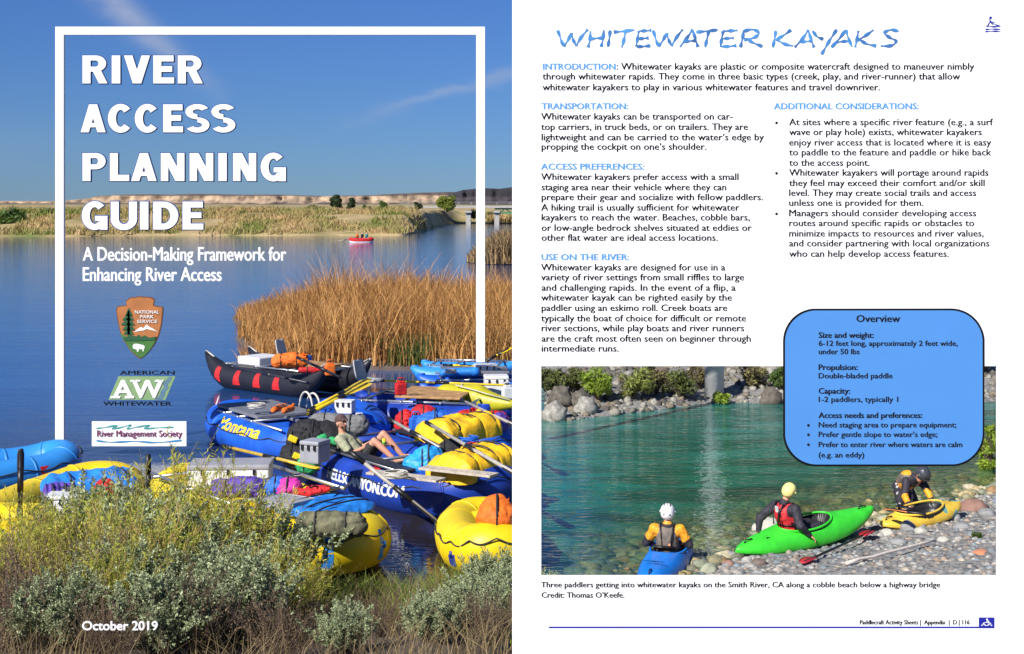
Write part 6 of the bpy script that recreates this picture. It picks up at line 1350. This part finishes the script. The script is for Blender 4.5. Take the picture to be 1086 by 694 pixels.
# ================================================================== foreground: sagebrush bank
def stem_bush(ns, h, spread, seed, twigs=9, leaves=13, leaf=(.030, .0055), stem_r=.006, tw=(.10, .26), start=.45, droop=.0):
    """woody stems fanning from one root, each with twigs carrying narrow leaves; returns stem and leaf geometry"""
    r_ = np.random.default_rng(seed); SV = []; SF = []; o = 0; LP = []; LD = []
    for i in range(ns):
        th = r_.random()*6.283; sp = spread*r_.random()**.7; L_ = h*(.62+.45*r_.random()); d = np.array([math.cos(th)*math.sin(sp), math.sin(th)*math.sin(sp), math.cos(sp)])
        p = np.array([math.cos(th)*.10*r_.random(), math.sin(th)*.10*r_.random(), -.05]); pts = [p.copy()]; m = 7
        for j in range(m):
            d = d+r_.normal(size=3)*.10+np.array([0, 0, .07-droop]); d /= np.linalg.norm(d); p = p+d*L_/m; pts.append(p.copy())
        pts = np.array(pts)
        for j, q in enumerate(pts):
            rr = stem_r*(1.2-j/m)+.0012
            for k in range(3): a = k*2.094; SV.append((q[0]+math.cos(a)*rr, q[1]+math.sin(a)*rr, q[2]))
        for j in range(m):
            for k in range(3): l = (k+1) % 3; SF.append((o+j*3+k, o+j*3+l, o+j*3+3+l, o+j*3+3+k))
        o += 3*(m+1)
        for k in range(twigs):
            f = start+(1-start)*(k+r_.random())/twigs; jj = min(m-1, int(f*m)); b = pts[jj]+(pts[jj+1]-pts[jj])*(f*m-jj)
            ax = pts[jj+1]-pts[jj]; ax /= np.linalg.norm(ax); td = ax*.9+r_.normal(size=3)*.42+np.array([0, 0, .25]); td /= np.linalg.norm(td); tl = tw[0]+(tw[1]-tw[0])*r_.random()
            for q in (0, 1):
                e = b+td*tl*q
                for s in range(3): a = s*2.094; SV.append((e[0]+math.cos(a)*.0018, e[1]+math.sin(a)*.0018, e[2]))
            for s in range(3): l = (s+1) % 3; SF.append((o+s, o+l, o+3+l, o+3+s))
            o += 6
            u_ = r_.random(leaves); LP.append(b+td*tl*u_[:, None]); LD.append(td*.7+r_.normal(size=(leaves, 3))*.55)
    LP = np.concatenate(LP); LD = np.concatenate(LD); LD /= np.linalg.norm(LD, axis=1)[:, None]; n = len(LP); s = np.cross(LD, r_.normal(size=(n, 3))); s /= np.linalg.norm(s, axis=1)[:, None]
    ll = leaf[0]*(.6+.8*r_.random(n))[:, None]; w_ = leaf[1]*(.7+.6*r_.random(n))[:, None]
    LV = np.stack([LP, LP+LD*ll*.55-s*w_, LP+LD*ll, LP+LD*ll*.55+s*w_], 1).reshape(-1, 3)
    return (np.array(SV), np.array(SF)), (LV, np.arange(4*n).reshape(n, 4))
sage_leaf = mat('sage_leaves', (.25, .31, .15), .75, island=.35, col2=(.44, .49, .29), trans=.2)
rab_leaf = mat('rabbitbrush_leaves', (.30, .38, .03), .7, island=.35, col2=(.52, .52, .07), trans=.3)
dry_leaf = mat('dry_leaves', (.17, .12, .07), .8, island=.35, col2=(.32, .23, .13), trans=.2)
stem_g = mat('grey_stems', (.17, .14, .12), .9, island=.4); stem_t = mat('tan_stems', (.55, .36, .16), .8, island=.35); stem_p = mat('dry_purple_stems', (.15, .10, .08), .9, island=.4)
def protos(nm, n, leafm, stemm, **k):
    out = []
    for i in range(n):
        S_, L_ = stem_bush(seed=i*7+hash(nm) % 1 + len(nm), **k)
        a = arr_mesh('stems', *S_); a.materials.append(stemm); b = arr_mesh('foliage', *L_); b.materials.append(leafm); out.append((a, b))
    return out
KIND = {'sage': protos('sage', 3, sage_leaf, stem_g, ns=95, h=1.0, spread=.95, twigs=13, leaves=28, leaf=(.040, .0095), tw=(.10, .24)),
        'rabbit': protos('rabbitb', 2, rab_leaf, stem_t, ns=80, h=1.25, spread=.9, twigs=7, leaves=12, leaf=(.06, .0042), stem_r=.0055, tw=(.12, .30), start=.55),
        'dry': protos('dryy', 2, dry_leaf, stem_p, ns=85, h=1.0, spread=1.1, twigs=9, leaves=8, leaf=(.022, .0045), stem_r=.005, start=.3)}
NAMES = {'sage': ('sagebrush', 'sagebrush on the near bank'), 'rabbit': ('rabbitbrush', 'rabbitbrush on the near bank'), 'dry': ('dry_shrub', 'dry shrubs on the near bank')}
def plant(kind, px, base, Y, s, label, v=0, rz=0.0, sz=1.0, tilt=(0, 0)):
    x = (px-CX)/F*Y; z = float(ground(x, Y)); nm, gr = NAMES[kind]; a, b = KIND[kind][v % len(KIND[kind])]
    t = empty(nm, (x, Y, z), rz, label, 'shrub', gr, rx=tilt[0], ry=tilt[1]); t.scale = (s, s, s*sz)
    for nm_, me in (('stems', a), ('foliage', b)): o = bpy.data.objects.new(nm_, me); COL.objects.link(o); o.parent = t
plants = [
 ('sage', 138, 0, 16.1, 1.38, 'silver sagebrush in the middle of the left bush group, in front of the purple tarp', 0, .3),
 ('sage', 92, 0, 15.6, 1.18, 'grey green sagebrush at the left below the left raft', 1, 1.3),
 ('sage', 272, 0, 16.0, 1.22, 'large round silver sagebrush in front of the long yellow raft', 2, 2.0),
 ('sage', 236, 0, 14.6, .88, 'silver sagebrush just below the large round one, leaning left', 0, 3.0),
 ('sage', 175, 0, 14.6, 1.15, 'silver sagebrush in the centre of the bank between the rabbitbrush clumps', 1, 4.2),
 ('sage', 250, 0, 12.9, .84, 'silver sagebrush low in the foreground right of the date lettering', 2, 5.1),
 ('sage', 120, 0, 12.9, .80, 'silver sagebrush directly behind the date lettering', 1, .4),
 ('sage', 520, 0, 15.4, .58, 'silver sagebrush in front of the right yellow raft', 1, 1.9),
 ('sage', 546, 0, 15.0, .62, 'silver sagebrush at the right edge of the bank beside the page panel', 2, 2.9),
 ('sage', 505, 0, 12.8, .50, 'low silver sagebrush at the bottom right of the bank', 0, 3.9),
 ('rabbit', 198, 0, 16.0, 1.32, 'yellow green rabbitbrush with long tan stems in front of the white cooler', 0, .5, 1.05, (0, R(-6))),
 ('rabbit', 228, 0, 15.6, 1.16, 'yellow green rabbitbrush with bare arching stems below the cooler', 1, 1.6),
 ('rabbit', 58, 0, 15.0, 1.0, 'tan stemmed rabbitbrush at the left under the upright black oar', 1, 2.6, 1, (0, R(-10))),
 ('rabbit', 150, 0, 13.9, 1.0, 'yellow green rabbitbrush above the date lettering', 0, 3.5),
 ('rabbit', 22, 0, 13.6, .95, 'rabbitbrush with leaning stems at the lower left edge', 0, 4.4, 1, (0, R(-12))),
 ('dry', 78, 0, 12.9, .98, 'dry purplish shrub left of the date lettering', 0, .2),
 ('dry', 12, 0, 11.8, .90, 'dry grey shrub in the lower left corner', 1, 1.2),
 ('dry', 405, 0, 13.2, .45, 'dry pinkish brown shrub in the middle of the bottom edge', 0, 2.2),
 ('dry', 462, 0, 13.2, .46, 'dry pinkish brown shrub reaching up to the dark water between the yellow rafts', 1, 3.2),
 ('dry', 200, 0, 12.0, .80, 'dry shrub at the bottom edge right of the date lettering', 1, 4.3),
 ('dry', 345, 0, 13.6, .40, 'dry shrub below the front end of the long yellow raft', 0, 5.3),
 ('dry', 118, 0, 11.5, .55, 'dry dark shrub at the bottom edge under the date lettering', 0, 3.3),
 ('dry', 300, 0, 11.6, .60, 'dry brown shrub at the bottom edge near the middle', 1, 2.3),
 ('sage', 366, 0, 11.6, .42, 'small silver sagebrush at the bottom edge between dry shrubs', 2, 1.1),
 ('sage', 55, 0, 11.8, .62, 'small silver sagebrush in the lower left corner area', 1, 2.1),
 ('sage', 168, 0, 11.9, .70, 'silver sagebrush at the bottom edge just right of the date lettering', 2, 3.3),
 ('rabbit', 285, 0, 13.9, .72, 'short yellow green rabbitbrush between the low silver sagebrushes', 0, 1.9),
 ('sage', 210, 0, 13.6, .80, 'silver sagebrush in the middle of the left bank under the rabbitbrush', 1, 5.3),
 ('rabbit', 110, 0, 12.4, .70, 'short rabbitbrush with tan stems directly beside the date lettering', 1, .7),
 ('rabbit', 320, 0, 14.4, .5, 'small bright rabbitbrush at the foot of the long yellow raft', 1, 2.7),
 ('dry', 520, 0, 12.0, .5, 'dry brown shrub in the bottom right corner beside the page panel', 0, 4.1),
 ('sage', 455, 0, 12.0, .42, 'tiny silver sagebrush at the bottom edge right of the middle', 0, 2.1),
]
for p_ in plants: plant(*p_)
gg = mat('fresh_grass', (.12, .24, .02), .6, island=.4, col2=(.28, .34, .04), trans=.35); dg_ = mat('dead_grass', (.15, .11, .05), .8, island=.4, col2=(.30, .22, .11), trans=.2)
near = lambda X, Y: (X < .02) & (Y < 18.25) & (X > -.42*Y)
pts = scatter(8000, -7.2, .02, 12.2, 18.2, lambda X, Y: near(X, Y) & (vnoise(X, Y, .8, 41) > .52), 51)
pts = np.concatenate([pts, scatter(1500, -3.2, -1.9, 14.8, 16.6, lambda X, Y: vnoise(X, Y, .6, 47) > .4, 55), scatter(1500, -5.6, -4.0, 14.0, 15.6, lambda X, Y: vnoise(X, Y, .6, 48) > .3, 56)]); V, Q = blades(pts, .30, .006, .8, .5, 52, 3); tag(link('green_grass', arr_mesh('green_grass', V, Q), gg), 'fresh green grass between the shrubs on the near bank', 'grass', kind='stuff')
pts = scatter(6500, -7.2, .02, 9.2, 18.1, lambda X, Y: near(X, Y) & (vnoise(X, Y, .7, 43) > .42), 53)
V, Q = blades(pts, .34, .004, .9, .5, 54, 3); tag(link('dry_grass', arr_mesh('dry_grass', V, Q), dg_), 'dry tan grass stems covering the near bank', 'grass', kind='stuff')
# date lettering standing among the shrubs
DD = 10.6; KD = F/DD; v, f = bold_geo('October 2019', 87, 167.5, 9.2, .42, 4); a0 = Vector(((87-CX)/KD, DD, HC-(668.5-HY)/KD)); t = empty('date_lettering', a0, 0, 'small bold white date reading October 2019 in front of the shrubs', 'lettering')
me = bpy.data.meshes.new('letters'); me.from_pydata([tuple(Vector(((a-CX)/KD, DD-k*.0006, HC-(668.5-b-HY)/KD))-a0) for a, b, k in v], [], f); o = link('letters', me, white, t); q = o.modifiers.new('s', 'SOLIDIFY'); q.thickness = .01; q.offset = -1
